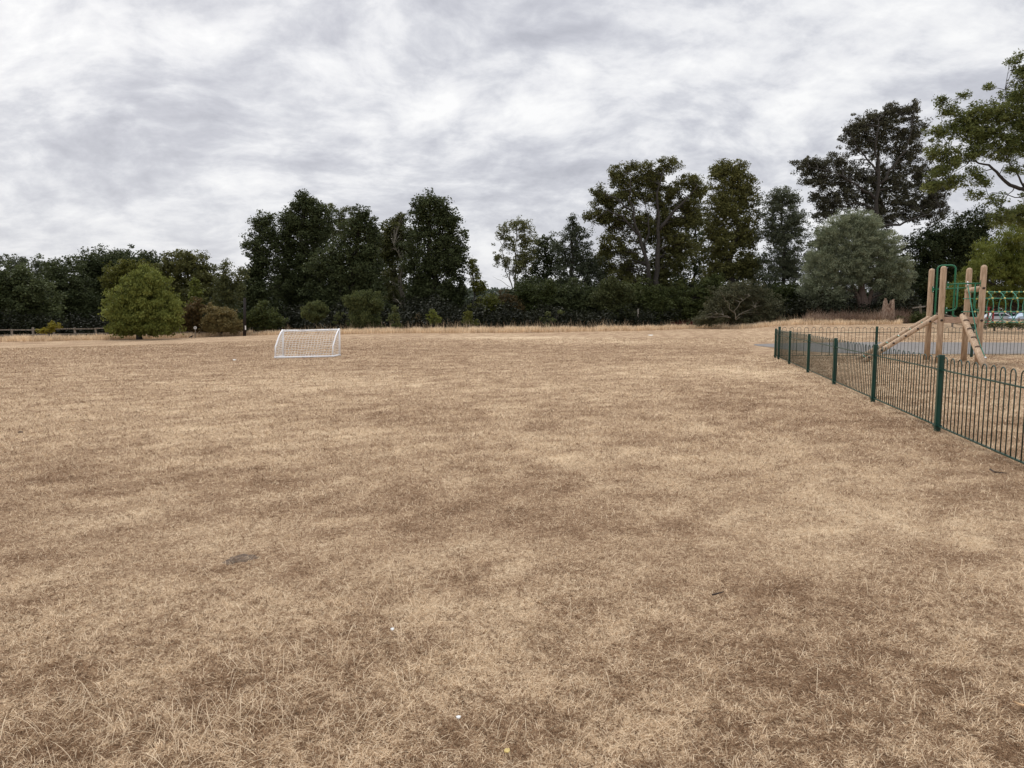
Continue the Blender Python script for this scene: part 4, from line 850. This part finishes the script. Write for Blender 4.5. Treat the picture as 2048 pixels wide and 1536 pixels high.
pn = MB().tube([c + Vector((0, -.05, 0)), c + Vector((0, -.075, 0))], .125, 20).build('sign_panel', M['paper'], sign)
MB().box(c + Vector((0, -.08, 0)), (.04, .008, .17)).build('symbol', M['crow'], pn)
fp = Vector(((1840 - CX) / F * 62, 62, 0)); fp.z = tz(fp.x, 62)
wp = thing('wooden_cross_post', 'weathered wooden post with a crooked crossbar behind the bramble', 'post', fp); c = at(1840, 613.5, 62)
MB().bar(fp - Zv * .1, Vector((c.x, 62, c.z + .18)), .16, .16).build('upright', M['bark_pale'], wp, bevel=.01)
MB().bar(at(1825, 615.8, 61.85), at(1851, 612.8, 61.85), .07, .11).build('crossbar', M['weathered'], wp, bevel=.01)

# dead stump with two jagged prongs
sb = Vector(((1773 - CX) / F * 60, 60, 0)); sb.z = tz(sb.x, 60) - .1; mb = MB(); ns = 28; zt0 = at(1773, 596, 60).z - sb.z
rs3 = np.random.RandomState(9)
for j in range(9):
    t = j / 8
    for i in range(ns):
        a = 2 * math.pi * i / ns
        lobe = 0.60 + 0.39 * abs(math.cos(a)) ** 1.1 * (1.0 if math.cos(a) > 0 else 0.84) + 0.06 * rs3.randn()
        rad = .52 * (1 + .25 * (1 - t) ** 3) * (1 + .10 * math.sin(a * 5 + 1) + .04 * rs3.randn()) * (1 - .20 * t)
        mb.v.append(sb + Vector((math.cos(a) * rad, math.sin(a) * rad * .8, t * zt0 * min(1, max(lobe, .3)))))
nin = len(mb.v)
for i in range(ns):
    p = mb.v[8 * ns + i]; q0 = sb + (p - sb) * 0.0; mb.v.append(Vector((sb.x + (p.x - sb.x) * .62, sb.y + (p.y - sb.y) * .62, p.z - .05)))
for i in range(ns): p = mb.v[nin + i]; mb.v.append(Vector((p.x, p.y, sb.z + zt0 * .38)))
for j in range(8):
    for i in range(ns): k2 = (i + 1) % ns; mb.f.append([j * ns + i, j * ns + k2, (j + 1) * ns + k2, (j + 1) * ns + i])
for i in range(ns):
    k2 = (i + 1) % ns; mb.f.append([8 * ns + i, 8 * ns + k2, nin + k2, nin + i]); mb.f.append([nin + i, nin + k2, nin + ns + k2, nin + ns + i])

st_ = mb.build('tree_stump', M['stump'], None, origin=sb); tag(st_, 'rotten pale stump with two jagged prongs beside the willow trunk', 'stump')

# red play frame and parked cars far right
rf = Vector(((1972 - CX) / F * 80, 80, 0)); rf.z = tz(rf.x, 56)
rfr = thing('red_play_frame', 'red framed play house beyond the railings behind the tower post', 'play frame', rf); ztp = at(1972, 605, 80).z
for dx, dy in ((-.32, -.4), (.28, -.4), (-.32, .4), (.28, .4)): MB().box(rf + Vector((dx, dy, (ztp - rf.z) / 2)), (.13, .13, ztp - rf.z)).build('post', M['red'], rfr, bevel=.01)
for z_ in (ztp - .08, ztp - .55, ztp - 1.0): MB().box(rf + Vector((-.02, -.4, z_ - rf.z)), (.47, .05, .07)).build('bar', M['red'], rfr)
mb = MB(); mb.v = [rf + Vector(q_) + Zv * (ztp - rf.z) for q_ in ((-.5, -.55, 0), (.46, -.55, 0), (.46, .55, 0), (-.5, .55, 0), (-.02, -.55, .2), (-.02, .55, .2))]
mb.f = [[0, 1, 4], [3, 5, 2], [0, 4, 5, 3], [1, 2, 5, 4], [0, 3, 2, 1]]; mb.build('roof', M['red'], rfr)
def car(label, px, D, m_):
    b_ = Vector(((px - CX) / F * D, D, 0)); b_.z = tz(b_.x, D); root = thing('parked_car', label, 'car', b_, 'cars parked beyond the playground')
    prof = [(-2.1, .35), (-2.15, .75), (-1.9, .92), (-1.35, .98), (-.75, 1.42), (.75, 1.45), (1.5, 1.02), (2.0, .92), (2.15, .6), (2.1, .3)]
    mb = MB(); n_ = len(prof)
    for s_ in (-.85, .85):
        for x_, z_ in prof: mb.v.append(b_ + Vector((x_, s_ * (0.82 if z_ > 1.1 else 1), z_)))
    mb.f = [list(range(n_)), list(range(n_, 2 * n_))[::-1]] + [[i, (i + 1) % n_, n_ + (i + 1) % n_, n_ + i] for i in range(n_)]
    mb.build('body', m_, root, bevel=.04)
    for x0, x1, x2, x3 in ((-1.2, -.72, -.05, -.05), (.05, .05, .72, 1.35)):
        for s_ in (-1, 1):
            w_ = MB(); w_.v = [b_ + Vector((x0, s_ * .84, 1.0)), b_ + Vector((x3, s_ * .84, 1.0)), b_ + Vector((x2, s_ * .725, 1.36)), b_ + Vector((x1, s_ * .725, 1.36))]
            w_.v += [p + Vector((0, s_ * .02, 0)) for p in w_.v]; w_.f = [[0, 1, 2, 3], [7, 6, 5, 4], [0, 4, 5, 1], [1, 5, 6, 2], [2, 6, 7, 3], [3, 7, 4, 0]]
            w_.build('window', M['glass'], root)
    for x_ in (-1.3, 1.3):
        for s_ in (-.84, .84): MB().tube([b_ + Vector((x_, s_ - .1, .32)), b_ + Vector((x_, s_ + .1, .32))], .32, 16).build('wheel', M['tyre'], root)
car('white car parked far beyond the rope tunnel, leftmost of three', 1988, 100, M['carwhite'])
car('silver lilac car parked far beyond the rope tunnel, between two others', 2020, 104, M['carpink'])
car('pale blue car parked far beyond the rope tunnel, at the picture edge', 2052, 98, M['carblue'])

# ------------------------------------------------------------------ crow, litter, leaves, twigs, soil
cb = gpt(382.5, 677.0); mb = MB(); s_ = 1.0
body = [(-.20, .075, .010), (-.12, .10, .030), (-.04, .135, .052), (.04, .165, .056), (.10, .20, .042), (.135, .235, .032), (.165, .245, .026), (.19, .24, .014), (.235, .228, .004)]
mb.tube([cb + Vector((x_, 0, z_)) for x_, z_, r in body], [r for *_, r in body], 10)
for dy in (-.025, .025): mb.tube([cb + Vector((.02, dy, .13)), cb + Vector((.015, dy, .06)), cb + Vector((.03, dy, 0))], [.012, .007, .006], 6)
cw = mb.build('crow', M['crow'], None, smooth=True, origin=cb); tag(cw, 'black crow standing on the field left of the goal, facing right', 'bird')
def leaf(name, label, cat, px, py, size, m_, rot=0.3, dz=0.03, curl=.25):
    c = gpt(px, py) + Zv * dz; mb = MB(); ol = [(-.5, 0), (-.3, .28), (-.05, .36), (.2, .42), (.28, .2), (.5, .12), (.42, -.1), (.22, -.36), (-.1, -.34), (-.32, -.25)]
    ca, sa = math.cos(rot), math.sin(rot)
    for tz_ in (0, -.004):
        for x_, y_ in ol: mb.v.append(c + Vector(((x_ * ca - y_ * sa) * size, (x_ * sa + y_ * ca) * size, size * curl * (x_ * x_ + y_ * .5) + tz_)))
        mb.v.append(c + Zv * tz_)
    n_ = len(ol); mb.f = [[n_, i, (i + 1) % n_] for i in range(n_)] + [[2 * n_ + 1, n_ + 1 + (i + 1) % n_, n_ + 1 + i] for i in range(n_)] + [[i, n_ + 1 + i, n_ + 1 + (i + 1) % n_, (i + 1) % n_] for i in range(n_)]
    o = mb.build(name, m_, None, origin=c); tag(o, label, cat); return o
leaf('fallen_leaf', 'small fallen yellow leaf on the grass at the bottom middle', 'leaf', 1014, 1519, .024, M['yleaf'], .7)
leaf('fallen_leaf', 'curled tan fallen leaf at the bottom right edge', 'leaf', 2042, 1425, .05, M['tleaf'], 2.6, curl=.6)
leaf('litter_scrap', 'white scrap lying on the grass below the middle left', 'litter', 785, 1273, .018, M['paper'], .2, curl=.8)
leaf('litter_scrap', 'tiny white paper scrap near the bottom, left of the yellow leaf', 'litter', 917, 1453, .018, M['paper'], .1)
leaf('litter_scrap', 'white litter lying on the field left of the goal', 'litter', 469, 721, .11, M['paper'], .1, .02, .6)
leaf('litter_scrap', 'pale litter lying flat far out on the field below the grey post', 'litter', 1301, 671, .35, M['paper'], .0, .02, .3)
def twig(label, pts, r):
    P_ = [gpt(a, b_) + Zv * .03 for a, b_ in pts]; mb = MB().tube(P_, [r * (1 - .6 * i / (len(P_) - 1)) for i in range(len(P_))], 6)
    o = mb.build('twig', M['twig'], None, origin=P_[0]); tag(o, label, 'twig')
twig('dark twig on the ground near the railing at the right edge', [(1980,946), (1988,951), (2000,952), (2014,953)], .009)
twig('short dark stick on the grass right of the middle foreground', [(1425,1201), (1436,1199), (1447,1196)], .006)
dc_ = gpt(41, 866); mb = MB().ball(dc_ + Zv * .01, .024, (1.3, .9, .7)); o = mb.build('clod', M['soil'], None, smooth=True, origin=dc_); tag(o, 'small dark clod on the pale grass at the left edge', 'clod')
# bare scrape of grey soil
mb = MB(); hc = hole; nr = 26; mb.v.append(hc + Zv * .004)
for ring, (rf_, z_) in enumerate(((.5, .005), (0.85, .008), (1.1, -.006))):
    for i in range(nr):
        a = 2 * math.pi * i / nr; j = 1 + .16 * math.sin(3 * a + 1) + .12 * math.sin(7 * a)
        mb.v.append(hc + Vector((math.cos(a) * .085 * rf_ * j + math.sin(a) * .03 * rf_, math.sin(a) * .085 * rf_ * j, z_)))
for i in range(nr):
    k2 = (i + 1) % nr; mb.f.append([0, 1 + i, 1 + k2]); mb.f.append([1 + i, 1 + nr + i, 1 + nr + k2, 1 + k2]); mb.f.append([1 + nr + i, 1 + 2 * nr + i, 1 + 2 * nr + k2, 1 + nr + k2])
o = mb.build('soil_scrape', M['soil'], None, smooth=True, origin=hc); tag(o, 'small bare scrape of grey soil in the grass at lower left', 'bare soil')
